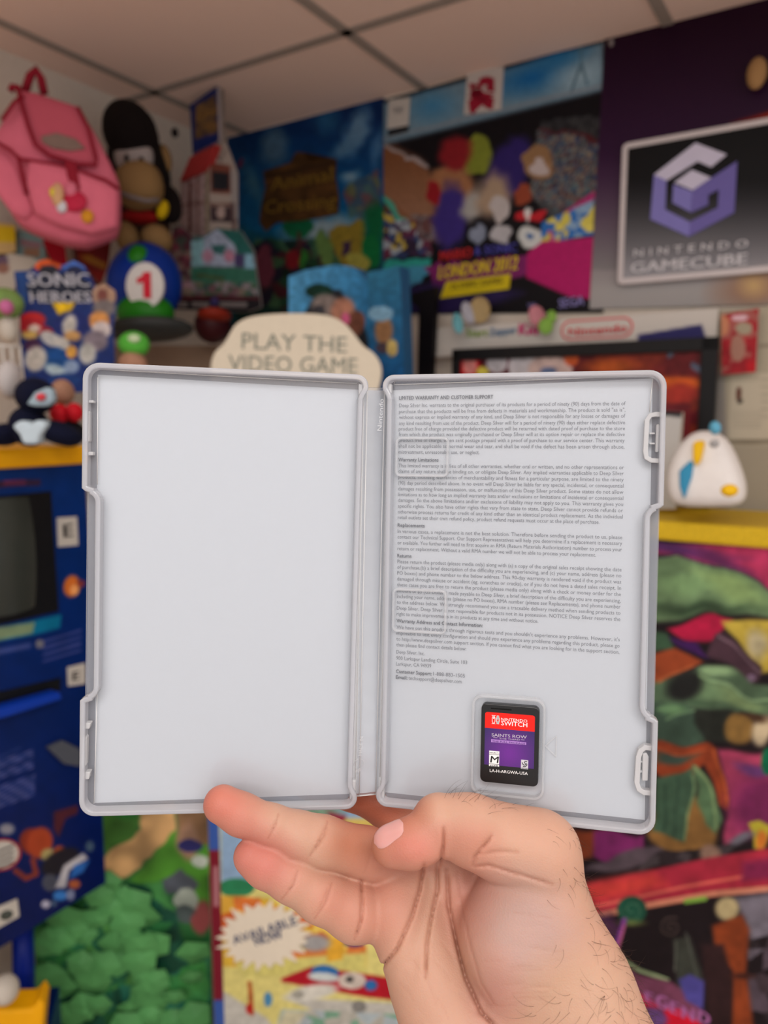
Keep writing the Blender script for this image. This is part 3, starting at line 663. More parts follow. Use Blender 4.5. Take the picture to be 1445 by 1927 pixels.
at = me.color_attributes.new('Col', 'FLOAT_COLOR', 'POINT'); at.data.foreach_set('color', np.hstack([hc, np.ones((len(hc), 1))]).astype(np.float32).ravel())
def skin(name, att=True, c=(226, 170, 150)):
    m, nt, b = newmat(name); N = nt.nodes.new; L = nt.links.new
    if att: a = N('ShaderNodeVertexColor'); a.layer_name = 'Col'; src = a.outputs[0]
    tc = N('ShaderNodeTexCoord'); n1 = N('ShaderNodeTexNoise'); n1.inputs['Scale'].default_value = 90; n1.inputs['Detail'].default_value = 4; L(tc.outputs['Object'], n1.inputs[0])
    n2 = N('ShaderNodeTexVoronoi'); n2.inputs['Scale'].default_value = 1500; L(tc.outputs['Object'], n2.inputs[0])
    mr = N('ShaderNodeMapRange'); mr.inputs[3].default_value = .94; mr.inputs[4].default_value = 1.05; L(n1.outputs['Fac'], mr.inputs[0])
    if att:
        mx = N('ShaderNodeVectorMath'); mx.operation = 'SCALE'; L(src, mx.inputs[0]); L(mr.outputs[0], mx.inputs[3]); L(mx.outputs[0], b.inputs['Base Color'])
    else: b.inputs['Base Color'].default_value = (*lin(c), 1)
    b.inputs['Subsurface Weight'].default_value = .25; b.inputs['Subsurface Radius'].default_value = (1, .3, .15); b.inputs['Subsurface Scale'].default_value = .003
    b.inputs['Roughness'].default_value = .55 if att else .3; b.inputs['Specular IOR Level'].default_value = .35
    if att:
        bp = N('ShaderNodeBump'); bp.inputs['Strength'].default_value = .25; bp.inputs['Distance'].default_value = .0003; L(n2.outputs['Distance'], bp.inputs['Height']); L(bp.outputs[0], b.inputs['Normal'])
    return m
hand = link('hand', me, None, skin('skin'), True); hand.location = ho
tag(hand, 'bare right hand reaching in from below, gripping the open game case', 'hand')
# thumbnail: curved plate on the upper side of the thumb tip
def nail():
    from mathutils.bvhtree import BVHTree
    sel = np.where((hx > 680) & (hx < 830) & (hy > 1500) & (hy < 1640) & (HVt[:, 2] < .290))[0]; mp = -np.ones(len(HVt), int); mp[sel] = np.arange(len(sel))
    ff = mp[HF]; ff = ff[(ff >= 0).all(1)]; bv = BVHTree.FromPolygons(HVt[sel].tolist(), ff.tolist())
    a = nrm(cp(766, 1549, .286)-cp(712, 1584, .286)); out = nrm(np.array([-.30, .85, -.42])); out = nrm(out-a*(out@a)); s = np.cross(out, a); c = cp(750, 1590, .282)+out*.014; vs = []; fs = []
    n, m = 14, 12; Lh, Wh = .0064, .0046
    for i in range(n+1):
        for j in range(m+1):
            u = -1+2*i/n; v = -1+2*j/m; w = Wh*(max(0.0, 1-abs(u)**(5 if u > 0 else 3.2)))**.5; p = c+a*Lh*u+s*w*v
            h = bv.ray_cast(Vector(p), Vector(-out), .05)[0]; q = (np.array(h) if h is not None else p-out*.007)+out*(.00042-.0003*max(abs(v)**6, abs(u)**8)); vs.append(CAM+RT*q[0]+UP*q[1]+FW*q[2])
    for i in range(n):
        for j in range(m): fs.append((i*(m+1)+j, (i+1)*(m+1)+j, (i+1)*(m+1)+j+1, i*(m+1)+j+1))
    MB().add(vs, fs).build('thumbnail', skin('nail', False, (206, 152, 146)), hand, smooth=True)
nail()
# hairs on the thumb and wrist
hm = MB(); hn = np.array([v.normal[:] for v in me.vertices]); rh = np.random.RandomState(7)
def hairs(x0, y0, x1, y1, n, L, dirpx, test=None, r=.000055):
    ids = np.where((hx > x0) & (hx < x1) & (hy > y0) & (hy < y1) & (hn@FW < .35))[0]
    if test is not None: ids = ids[test(ids)]
    if len(ids) == 0: return
    for i in rh.choice(ids, n):
        nn = hn[i]; d = RT*(dirpx[0]+rh.uniform(-.5, .5))-UP*(dirpx[1]+rh.uniform(-.5, .5)); d = nrm(d-nn*(d@nn)*.9+nn*.5); l = L*rh.uniform(.5, 1.15); p = HW[i].copy(); pts = [p-nn*.0003]; cu = rh.uniform(-1.1, 1.1); sd = np.cross(nn, d)
        for k in range(6): d = nrm(d+sd*cu*.45-nn*.10); p = p+d*l/6; pts.append(p.copy())
        hm.tube(pts, [r*(1-.12*k) for k in range(7)], 3)
hairs(835, 1490, 905, 1516, 26, .0085, (.5, -.6)); hairs(905, 1500, 990, 1535, 10, .007, (.7, -.4)); hairs(1020, 1545, 1095, 1700, 30, .006, (.5, .6))
hairs(1085, 1640, 1250, 1927, 60, .0075, (.45, .55)); hairs(1040, 1760, 1250, 1927, 26, .009, (-.2, .5)); hairs(1000, 1860, 1180, 1927, 16, .010, (-.6, .4))
hairs(1060, 1600, 1260, 1927, 80, .007, (.9, .3), lambda ids: np.abs(hn[ids]@FW) < .35)
ho_ = hm.build('body_hair', mat('dark_hair', (62, 44, 34), .5, g=1), hand); ho_['kind'] = 'stuff'
# ---------------------------------------------------------------- right-hand wall
def L_(name, mb, m, parent, **k): return mb.build(name, m, parent, **k)
def wroot(name, pl, x, y, off, label, cat, group=None): u, v = pl.uv(x, y, off); return root(name, pl.pt(u, v, off), label, cat, group)
white = mat('print_white', (205, 200, 190), .5); cream = mat('print_cream', (196, 188, 170), .6)
O2, s2 = (420, 120), 3.01; O3, s3 = (700, 60), 3.01; O1, s1 = (0, 80), 3.01; O4, s4 = (1000, 0), 2.753
TL = lambda p, o, s: (o[0]+p[0]/s, o[1]+p[1]/s)
# blue sky poster
r = wroot('wall_poster', PA, 575, 640, .004, 'blue sky poster with brown wooden sign lettering, beside the corner of the room', 'poster')
R2 = [(20, 420), (910, 190), (910, 1800), (20, 1800)]
cl_ = (70, 110, 140)
ops = [('W', 16, 50), ('G', (0, 300), (0, 1000), (2, 34, 80), (8, 92, 140)), ('E', 290, 470, 75, 110, (62, 92, 118), 0, 20), ('E', 170, 680, 35, 100, (56, 100, 125), -20, 20), ('E', 760, 380, 60, 130, (85, 120, 150), 20, 20),
 ('E', 680, 470, 70, 40, (70, 108, 140), -35, 16), ('E', 590, 330, 70, 60, (30, 80, 120), 0, 30), ('E', 725, 650, 45, 30, (110, 140, 160), -15, 14), ('E', 875, 480, 30, 90, (60, 100, 140), 10, 16),
 ('P', [(20, 1000), (900, 1000), (900, 1900), (20, 1900)], (16, 44, 40), 40), ('E', 560, 930, 200, 60, (120, 140, 150), -8, 20), ('E', 60, 1000, 120, 70, (20, 80, 100), 0, 20),
 ('V', [(180, 1000), (830, 960), (830, 1380), (180, 1380)], [(60, 30, 40), (30, 60, 40), (70, 20, 30), (16, 30, 24), (60, 90, 60), (30, 20, 40)], 60, 3, .8),
 ('P', [(700, 720), (830, 670), (890, 600), (890, 800), (800, 900), (700, 850)], (62, 84, 92)), ('V', [(690, 700), (890, 590), (890, 820), (700, 880)], [(96, 60, 66), (60, 90, 90), (90, 90, 60), (50, 70, 90)], 30, 8, .8),
 ('P', [(600, 940), (800, 880), (820, 1120), (700, 1160), (610, 1010)], (120, 104, 36)), ('P', [(670, 1010), (720, 990), (730, 1080), (690, 1100)], (52, 34, 60)),
 ('E', 860, 900, 60, 120, (6, 84, 50), 0, 14), ('E', 840, 1060, 50, 100, (10, 96, 50)), ('E', 575, 1040, 50, 100, (84, 112, 60), -20), ('E', 765, 1120, 58, 62, (140, 136, 60)),
 ('E', 420, 920, 80, 60, (14, 84, 54)), ('L', [(420, 960), (425, 1040)], 22, (70, 40, 36)), ('E', 385, 1110, 40, 60, (110, 24, 32)), ('E', 450, 1110, 26, 60, (40, 100, 40)), ('E', 235, 1150, 50, 120, (96, 44, 60)),
 ('E', 100, 562, 14, 18, (90, 30, 60)), ('N', .10, 14, 3)]
board('printed_sheet', PA, [TL(p, O2, s2) for p in R2], .003, ops, r, O2, s2, off=.004)
sg = board('sign_picture', PA, [TL(p, O2, s2) for p in [(225, 610), (380, 560), (410, 500), (450, 500), (490, 560), (600, 530), (640, 540), (635, 640), (655, 760), (650, 850), (560, 870), (430, 890), (300, 900), (240, 950), (205, 900), (215, 800), (240, 700)]], .003,
   [('F', (66, 44, 22)), ('N', .25, 40, 5), ('L', [(240, 640), (640, 560)], 30, (50, 32, 18))], r, O2, s2, off=.008, side=(60, 44, 26))
och = mat('print_ochre', (112, 86, 30), .5)
m_ = MB(); text(m_, PA, 'Animal', TL((270, 720), O2, s2), TL((620, 660), O2, s2), 24, .010, .03); text(m_, PA, 'Crossing', TL((235, 850), O2, s2), TL((640, 810), O2, s2), 24, .010, .03); L_('sign_lettering', m_, och, r)
m_ = MB(); m_.ell(*TL((545, 520), O2, s2), 2.22, 18, 22, .006, 20); L_('leaf_picture', m_, mat('print_leaf', (96, 116, 20)), r, smooth=True)
# sports stadium poster
r = wroot('wall_poster', PA, 925, 590, .006, 'colourful stadium poster with pale sky strip on top, left of the purple banner', 'poster')
Q = [(65, 385), (1310, 40), (1310, 1590), (65, 1600)]
crowd = [(50, 60, 70), (90, 96, 100), (60, 44, 50), (70, 90, 96), (110, 100, 90), (40, 60, 90), (86, 60, 60)]
ops = [('W', 16, 45), ('F', (10, 8, 14)), ('P', [(65, 620), (300, 740), (420, 900), (420, 1180), (230, 1180), (65, 1000)], (118, 78, 54), 20), ('G', (0, 700), (0, 1000), (110, 70, 44), (128, 92, 70), [(60, 650), (320, 780), (340, 1080), (230, 1060), (60, 900)]),
 ('P', [(950, 520), (1300, 480), (1300, 1000), (1000, 1060), (880, 900)], (58, 62, 66)), ('V', [(940, 560), (1300, 600), (1300, 930), (1040, 1020), (880, 920)], crowd, 1300, 5), ('V', [(950, 510), (1300, 470), (1300, 620), (950, 540)], [(40, 42, 46), (50, 52, 54), (30, 30, 34)], 120, 6),
 ('L', [(950, 560), (1100, 570), (1300, 620)], 16, (70, 16, 24)), ('L', [(65, 650), (320, 760)], 18, (150, 140, 140)),
 ('P', [(50, 900), (110, 960), (250, 1160), (230, 1170), (60, 960)], (60, 150, 130)), ('V', [(40, 1010), (120, 1040), (330, 1160), (330, 1260), (60, 1290), (20, 1180)], [(40, 60, 100), (90, 40, 60), (170, 150, 60), (40, 30, 50), (140, 150, 160), (60, 40, 70)], 90, 9),
 ('V', [(200, 1040), (380, 1050), (380, 1200), (280, 1170)], [(70, 60, 66), (110, 100, 100), (90, 60, 60)], 60, 12), ('P', [(20, 1300), (330, 1270), (330, 1330), (20, 1370)], (40, 140, 130)), ('P', [(20, 1345), (310, 1320), (330, 1380), (180, 1470), (40, 1420)], (60, 130, 160)),
 ('P', [(300, 1330), (380, 1310), (900, 1260), (900, 1330), (860, 1390), (360, 1460)], (110, 30, 90)),
 # two generic mascots kept as plain colour shapes
 ('E', 590, 700, 90, 110, (110, 120, 40), 10), ('E', 455, 880, 130, 130, (140, 96, 66), 0, 16), ('E', 440, 1050, 95, 190, (50, 38, 110), 4, 14), ('E', 770, 780, 110, 200, (40, 28, 92), 25, 14), ('E', 470, 690, 100, 90, (120, 24, 32), -10, 14),
 ('E', 345, 910, 34, 60, (130, 20, 30)), ('E', 575, 980, 60, 90, (150, 150, 148), 20, 16), ('E', 940, 740, 90, 100, (130, 100, 70), 0), ('E', 940, 770, 55, 45, (170, 160, 160)), ('E', 690, 930, 90, 130, (150, 130, 110), 10, 20), ('E', 720, 1000, 50, 80, (170, 165, 165)),
 ('E', 850, 920, 50, 60, (130, 60, 40)), ('P', [(810, 1010), (980, 1020), (960, 1090), (800, 1070)], (170, 30, 40)), ('P', [(870, 1000), (900, 1000), (895, 1090), (870, 1090)], (200, 200, 200)), ('E', 890, 1160, 75, 55, (185, 190, 190)), ('E', 900, 1160, 14, 14, (30, 80, 140)),
 ('E', 730, 1150, 60, 50, (165, 165, 170)), ('E', 600, 1150, 40, 60, (120, 130, 150)),
 ('U',), ('P', [(1000, 1080), (1260, 900), (1260, 950), (1020, 1120)], (150, 40, 100)), ('V', [(960, 1080), (1255, 950), (1255, 1150), (960, 1200)], [(200, 190, 90), (40, 100, 170), (190, 200, 200), (120, 150, 180), (170, 90, 110), (190, 180, 80)], 34, 21),
 ('P', [(880, 1250), (960, 1190), (1300, 1160), (1300, 1520), (1120, 1500), (870, 1390)], (160, 22, 92)), ('P', [(60, 1480), (340, 1420), (560, 1480), (700, 1440), (860, 1480), (700, 1540), (300, 1640), (60, 1640)], (36, 26, 70), 20),
 ('P', [(60, 405), (1310, 60), (1310, 330), (60, 640)], (100, 128, 146), 10), ('E', 340, 420, 90, 60, (60, 120, 160), -10, 40), ('E', 900, 260, 170, 70, (20, 92, 150), -15, 40), ('E', 1180, 250, 120, 60, (140, 168, 184), -15, 40), ('E', 1060, 140, 110, 40, (30, 100, 150), -15, 30),
 ('L', [(1180, 80), (1185, 180), (1130, 330)], 14, (70, 100, 115)), ('L', [(1185, 180), (1220, 300)], 14, (70, 100, 115)), ('L', [(60, 605), (1310, 300)], 10, (120, 124, 130)), ('N', .06, 10, 2)]
board('printed_sheet', PA, [TL(p, O3, s3) for p in Q], .003, ops, r, O3, s3, off=.006)
sq = board('emblem_panel', PA, [TL(p, O3, s3) for p in [(540, 225), (745, 195), (730, 440), (520, 470)]], .002, [('F', (176, 170, 166))], r, O3, s3, off=.009)
m_ = MB()
for p in ([(548, 290), (600, 296), (612, 260), (655, 250), (690, 262), (692, 340), (640, 330), (655, 300), (625, 300), (618, 372), (548, 368), (560, 340)],
          [(545, 385), (620, 378), (690, 372), (680, 440), (640, 428), (625, 410), (600, 430), (570, 468), (552, 450)], [(575, 300), (640, 345), (690, 350), (640, 400), (560, 380)]): m_.prism(PA, [TL(q, O3, s3) for q in p], .009, .011)
L_('jagged_emblem', m_, mat('emblem_red', (136, 20, 44)), r)
m_ = MB(); text(m_, PA, 'london', TL((572, 325), O3, s3), TL((618, 320), O3, s3), 3, .0115, .02); L_('emblem_lettering', m_, white, r)
board('rings_panel', PA, [TL(p, O3, s3) for p in [(95, 385), (215, 370), (205, 530), (85, 550)]], .002, [('F', (178, 174, 168))], r, O3, s3, off=.009)
m_ = MB()
for x, y in ((128, 440), (148, 438), (168, 436), (138, 450), (158, 448)):
    m_.tube([PA.pt(*PA.uv(*TL((x+11*math.cos(t), y+11*math.sin(t)), O3, s3), .010), .010) for t in [i*math.pi/6 for i in range(13)]], .0008, 4)
L_('ring_mark', m_, mat('ring_grey', (132, 128, 130)), r)
m_ = MB(); m_.prism(PA, [TL(q, O3, s3) for q in [(90, 558), (208, 530), (205, 560), (90, 590)]], .009, .010); L_('caption_bar', m_, mat('near_black', (22, 20, 24)), r)
m_ = MB(); m_.prism(PA, [TL(q, O3, s3) for q in [(420, 1415), (785, 1370), (775, 1455), (385, 1510)]], .009, .011); L_('caption_ribbon', m_, mat('ribbon_yellow', (186, 168, 20)), r)
m_ = MB(); text(m_, PA, 'LONDON 2012', TL((375, 1400), O3, s3), TL((820, 1345), O3, s3), 24, .011, .05, shear=.15); L_('title_lettering', m_, mat('gold_letter', (196, 172, 40)), r)
m_ = MB(); text(m_, PA, 'MARIO', TL((385, 1300), O3, s3), TL((565, 1275), O3, s3), 18, .011, .06); L_('title_lettering', m_, mat('red_letter', (168, 36, 40)), r)
m_ = MB(); text(m_, PA, '& SONIC', TL((580, 1265), O3, s3), TL((820, 1245), O3, s3), 16, .011, .05); L_('title_lettering', m_, mat('blue_letter', (66, 66, 150)), r)
m_ = MB(); text(m_, PA, 'OLYMPIC GAMES', TL((445, 1460), O3, s3), TL((740, 1422), O3, s3), 10, .012, .04); text(m_, PA, 'AT THE', TL((560, 1310), O3, s3), TL((700, 1300), O3, s3), 6, .012, .02); L_('ribbon_lettering', m_, mat('olive_letter', (84, 66, 20)), r)
m_ = MB(); text(m_, PA, 'SEGA', TL((1060, 1565), O3, s3), TL((1200, 1545), O3, s3), 17, .010, .05); text(m_, PA, 'Wii', TL((880, 1565), O3, s3), TL((930, 1560), O3, s3), 9, .010, .02); L_('maker_lettering', m_, mat('lilac_letter', (122, 116, 170)), r)
# purple banner with square sign
r = wroot('wall_banner', PA, 1280, 575, .008, 'dark purple banner fading to grey, hanging right of the stadium poster', 'banner')
ops = [('G', (0, 600), (0, 1500), (34, 8, 38), (148, 146, 146)), ('G', (0, 100), (0, 800), (26, 0, 22), (42, 12, 48), [(200, -60), (1400, -60), (1400, 800), (200, 800)]), ('G', (0, 800), (0, 1400), (42, 12, 48), (120, 118, 120), [(200, 798), (1400, 798), (1400, 1400), (200, 1400)]),
 ('E', 1160, 1490, 200, 110, (138, 110, 94), -10, 40), ('E', 1150, 1480, 60, 50, (180, 150, 104), 0, 30), ('P', [(1030, 640), (1230, 580), (1400, 540), (1400, 640), (1230, 610)], (140, 34, 12), 8)]
board('banner_cloth', PA, [TL(p, O4, s4) for p in [(378, 205), (1500, -95), (1480, 1570), (300, 1600)]], .003, ops, r, O4, s4, off=.009)
for x, y in ((1150, 80), (1373, 19)):
    m_ = MB(); m_.ell(x, y, 1.72, 5, 8, .006); L_('banner_pin', m_, mat('pin_grey', (120, 112, 112)), r, smooth=True)
r = wroot('square_sign', PA, 1310, 540, .03, 'black and grey square sign with white border and lilac cube emblem, on the purple banner', 'sign')
fr = [(478, 740), (1225, 610), (1490, 565), (1460, 1395), (1200, 1415), (436, 1475)]
q = [PA.uv(*TL((478, 742), O4, s4), .03), PA.uv(*TL((436, 1475), O4, s4), .03), PA.uv(*TL((1225, 1410), O4, s4), .03)]
u0_, u1_ = (q[0][0]+q[1][0])/2, q[2][0]+.016; v1_, v0_ = q[0][1], (q[1][1]+q[2][1])/2
MB().prism(PA, rnd(u0_, v0_, u1_, v1_, .012), .012, .03, px=False).build('sign_border', mat('sign_white', (190, 184, 186), .4), r, bevel=.002)
b_ = .013
board('sign_face', PA, ['uv', [(u0_+b_, v1_-b_), (u1_-b_, v1_-b_), (u1_-b_, v0_+b_), (u0_+b_, v0_+b_)], 0, 0], .001,
  [('G', (0, 930), (0, 1420), (6, 6, 10), (138, 138, 144))], r, O4, s4, off=.0315)
W4 = .034
def p4(mb, pts): mb.prism(PA, [TL(q, O4, s4) for q in pts], .032, W4); return mb
m_ = p4(MB(), [(850, 740), (1010, 800), (930, 865), (860, 835), (700, 935), (635, 905)]); p4(m_, [(830, 880), (930, 920), (835, 985), (740, 945)]); L_('emblem_top', m_, mat('emblem_pale', (186, 184, 206)), r)
m_ = p4(MB(), [(635, 905), (698, 935), (692, 1085), (820, 1150), (815, 1225), (615, 1135)]); p4(m_, [(735, 955), (833, 990), (826, 1100), (730, 1050)]); L_('emblem_left', m_, mat('emblem_lilac', (116, 112, 178)), r)
m_ = p4(MB(), [(1065, 835), (1050, 1100), (815, 1225), (820, 1150), (965, 1075), (970, 980), (915, 1010), (915, 1060), (828, 1100), (834, 985)]); L_('emblem_right', m_, mat('emblem_violet', (98, 90, 156)), r)
m_ = MB(); text(m_, PA, 'NINTENDO', TL((530, 1330), O4, s4), TL((1120, 1280), O4, s4), 13, W4, .03, sp=1.6); text(m_, PA, 'GAMECUBE', TL((515, 1415), O4, s4), TL((1115, 1368), O4, s4), 19, W4, .05); L_('sign_lettering', m_, mat('sign_letter', (196, 196, 202)), r)
# white strip with logos
r = wroot('shelf_header', PA, 1080, 650, .05, 'white header strip with red oval logo, above the black picture frame', 'sign')
board('header_panel', PA, [(812, 618), (1352, 580), (1348, 640), (812, 672)], .01, [('F', (186, 182, 176)), ('P', [(1200, 630), (1320, 610), (1330, 640), (1200, 650)], (40, 38, 90), 3)], r, off=.05)
def oval(x0, y0, x1, y1, off, th=.002):
    a = PA.uv(x0, y0, off); b = PA.uv(x1, y1, off); r_ = (a[1]-b[1])*.49; return rnd(a[0], b[1], b[0], a[1], r_, 8)
MB().loop(PA, oval(1056, 604, 1190, 634, .052), .0035, .05, .0525).build('logo_oval', mat('logo_red', (200, 60, 66)), r)
m_ = MB(); text(m_, PA, 'Nintendo', (1070, 632), (1180, 624), 14, .0525, .06); L_('logo_lettering', m_, mat('logo_red', (200, 60, 66)), r)
m_ = MB()
k5 = 5.558
def z5(x, y): return (820+x/k5, 540+y/k5)
text(m_, PA, 'Start', z5(320, 520), z5(545, 515), 14, .0525, .08); L_('colour_lettering', m_, mat('lime', (120, 150, 40)), r)
m_ = MB(); text(m_, PA, 'Zapper', z5(565, 510), z5(850, 480), 13, .0525, .06); L_('colour_lettering', m_, mat('teal_blue', (60, 110, 150)), r)
m_ = MB(); text(m_, PA, 'Kid', z5(870, 500), z5(1065, 500), 21, .0525, .1); L_('colour_lettering', m_, mat('hot_pink', (180, 60, 110)), r)
m_ = MB(); m_.ell(*z5(460, 240), 1.9, 20, 25, .004); L_('brown_doodle', m_, mat('doodle_brown', (150, 130, 90), var=.3, bs=120), r, smooth=True)
m_ = MB(); m_.ell(*z5(340, 270), 1.9, 12, 22, .004, 20); L_('pale_doodle', m_, mat('doodle_pale', (150, 150, 160), var=.3), r, smooth=True)
m_ = MB(); m_.ell(*z5(230, 380), 1.9, 10, 20, .004, 10); L_('teal_doodle', m_, mat('doodle_teal', (90, 150, 160), var=.3), r, smooth=True)
m_ = MB(); m_.ell(*z5(1060, 310), 1.82, 16, 22, .004, 20); L_('pink_doodle', m_, mat('doodle_pink', (170, 110, 120), var=.3), r, smooth=True)
m_ = MB(); m_.ell(*z5(1150, 410), 1.8, 14, 16, .004); m_.ell(*z5(1210, 310), 1.8, 10, 12, .004); L_('green_doodle', m_, mat('doodle_green', (110, 150, 60), var=.3), r, smooth=True)
# framed picture
r = wroot('framed_picture', PA, 1100, 960, .04, 'black framed red and white picture standing behind the case, under the header strip', 'picture')
fo = .10
a = PA.uv(850, 658, fo); b = PA.uv(1352, 632, fo); zt = (a[1]+b[1])/2; zb = PA.uv(1340, 955, fo)[1]; ua, ub = a[0], PA.uv(1349, 700, fo)[0]
for x0, x1, y0, y1 in ((ua, ub, zt-.028, zt), (ua, ua+.02, zb, zt), (ub-.033, ub, zb, zt), (ua, ub, zb, zb+.03)):
    MB().prism(PA, [(x0, y0), (x1, y0), (x1, y1), (x0, y1)], fo-.02, fo, px=False).build('frame_side', mat('frame_black', (20, 20, 22), .35), r, bevel=.002)
ops = [('F', (70, 20, 28)), ('V', [(1120, 660), (1320, 640), (1320, 960), (1240, 960), (1240, 700), (1120, 700)], [(100, 30, 30), (120, 40, 34), (92, 26, 34), (130, 50, 30)], 40, 4, .6), ('E', 1270, 722, 60, 12, (190, 90, 30), 0, 10), ('E', 1150, 690, 50, 14, (150, 70, 30), 0, 14), ('E', 1280, 740, 30, 20, (160, 50, 40), 0, 14),
 ('P', [(1230, 760), (1300, 760), (1290, 960), (1230, 960)], (96, 30, 36)), ('P', [(862, 668), (902, 668), (902, 712), (862, 712)], (176, 22, 28)), ('E', 884, 688, 13, 18, (190, 120, 116)), ('E', 935, 682, 20, 20, (160, 158, 164)), ('E', 985, 690, 28, 34, (168, 166, 172)), ('E', 1035, 695, 42, 26, (170, 150, 146)), ('E', 1032, 700, 16, 10, (80, 96, 130)),
 ('E', 908, 700, 12, 10, (180, 170, 70)), ('E', 1075, 675, 14, 14, (170, 76, 40)), ('P', [(1255, 662), (1268, 660), (1268, 670), (1256, 674)], (80, 92, 110)), ('P', [(1300, 680), (1325, 692), (1322, 706), (1300, 692)], (80, 90, 110)), ('N', .12, 10, 5)]
board('picture_print', PA, ['uv', [(ua+.018, zt-.026), (ub-.03, zt-.026), (ub-.03, zb+.02), (ua+.018, zb+.02)], 0, 0], .002, ops, r, off=fo-.012, rough=.25)
o = board('storage_slip', PA.shift(.22), [(1236, 772), (1283, 776), (1270, 958), (1236, 958)], .02, [('F', (176, 176, 174)), ('P', [(1230, 765), (1290, 772), (1290, 785), (1230, 782)], (30, 32, 36))], off=0)
tag(o, 'white upright slip with black top edge, left of the white bird', 'box')
# cream slat wall and its text poster
r = wroot('slat_panel', PA, 1400, 960, .02, 'cream slatted wall panel carrying small printed text, at the right edge above the gold shelf', 'panel')
ops = [('F', (160, 152, 134)), ('P', [(1340, 700), (1362, 700), (1372, 960), (1330, 960)], (128, 124, 120), 10), ('P', [(1375, 700), (1460, 700), (1460, 826), (1372, 826)], (176, 168, 150)), ('P', [(1372, 840), (1460, 838), (1460, 960), (1385, 960)], (150, 142, 126)), ('L', [(1372, 832), (1460, 830)], 8, (116, 108, 92)), ('L', [(1430, 650), (1460, 649)], 6, (130, 122, 106)),
 ('E', 1390, 742, 6, 14, (90, 50, 40)), ('E', 1392, 755, 5, 5, (40, 34, 30))]+[('L', [(1378, 775+i*6), (1432, 775+i*6)], 2, (140, 132, 118)) for i in range(6)]+[('L', [(1432, 700+i*14), (1460, 700+i*14)], 3, (152, 144, 128)) for i in range(7)]
board('slat_print', PA, [(1346, 584), (1460, 575), (1460, 985), (1330, 985)], .012, ops, r, off=.032)
o = board('hanging_card', PA, [(1357, 592), (1428, 580), (1422, 700), (1358, 706)], .004, [('F', (150, 34, 40)), ('V', [(1350, 590), (1430, 580), (1430, 710), (1350, 710)], [(150, 30, 40), (170, 60, 60), (130, 24, 34), (150, 100, 90)], 40, 5, .7), ('E', 1392, 598, 16, 6, (200, 170, 180)), ('E', 1400, 618, 16, 12, (150, 140, 120)), ('E', 1388, 655, 14, 26, (150, 110, 96)), ('E', 1360, 612, 12, 20, (180, 120, 90)), ('P', [(1405, 680), (1424, 680), (1422, 700), (1405, 700)], (170, 24, 34))], off=.06)
tag(o, 'red hanging card packet with pale patches, on the cream slat panel', 'card')
# black upright frame left of the header, cream strip beside it
o = board('leaning_board', PA, [(758, 556), (820, 540), (812, 700), (800, 1000), (770, 1000), (785, 700), (788, 580)], .02, [('F', (12, 10, 14))], off=.09, side=(12, 10, 14)); tag(o, 'narrow black leaning board edge, between the blue picture box and header strip', 'board')
# ---------------------------------------------------------------- boxes and signs in the middle
pv = vert(545, 1.93, 700, 1.82, 640)
ops = [('F', (60, 128, 176)), ('G', (545, 560), (700, 620), (80, 150, 196), (40, 110, 160)), ('P', [(575, 740), (572, 590), (600, 545), (640, 545), (680, 600), (700, 660), (700, 740)], (30, 34, 40), 6), ('E', 600, 548, 26, 14, (20, 50, 40)), ('E', 612, 575, 26, 22, (130, 120, 116), 0, 8), ('E', 600, 585, 12, 12, (60, 60, 66)), ('E', 645, 585, 22, 26, (170, 120, 100), 20, 8), ('E', 668, 610, 18, 26, (110, 70, 56), 20), ('E', 650, 600, 8, 12, (190, 90, 130)), ('N', .15, 8, 4)]
o = board('picture_box', pv, [(543, 520), (575, 508), (630, 498), (664, 502), (694, 530), (702, 740), (543, 740)], .05, ops, off=0, side=(50, 110, 160)); tag(o, 'light blue arch-topped picture box, behind the cream cloud sign', 'box')
pv = vert(692, 1.76, 758, 1.72, 640)
o = board('picture_box', pv, [(692, 512), (752, 500), (762, 740), (694, 740)], .05, [('G', (690, 500), (700, 740), (40, 100, 130), (20, 70, 120)), ('E', 722, 622, 17, 28, (130, 96, 66), 0, 6), ('E', 722, 655, 16, 10, (60, 50, 60)), ('E', 738, 655, 10, 16, (170, 150, 90)), ('E', 716, 590, 24, 14, (110, 150, 176)), ('N', .12, 8, 7)], off=0, side=(30, 80, 120)); tag(o, 'narrow dark blue picture box, right of the arch-topped box', 'box')
pv = vert(390, 1.6, 725, 1.6, 650)
r = root('cloud_sign', pv.pt(*pv.uv(560, 760)), 'cream cloud-shaped sign with grey lettering, standing behind the top edge of the case', 'sign')
m_ = MB(); pts = [(398, 760), (394, 690), (402, 662), (420, 648), (430, 630), (444, 606), (480, 592), (560, 588), (620, 592), (650, 608), (668, 630), (684, 652), (705, 664), (720, 690), (716, 724), (702, 760)]
m_.prism(pv, chaikin(pts), -.02, 0); L_('sign_board', m_, mat('sign_cream', (198, 190, 172), .6), r, bevel=.004)
MB().prism(pv, [(550, 745), (572, 745), (572, 2300), (550, 2300)], -.018, -.004).build('sign_stake', mat('stake_wood', (150, 130, 104), .7), r)
m_ = MB(); text(m_, pv, 'PLAY THE', (455, 656), (652, 664), 30, .001, .01); text(m_, pv, 'VIDEO GAME', (430, 698), (672, 704), 30, .001, .01); L_('sign_lettering', m_, mat('letter_grey', (118, 122, 112)), r)
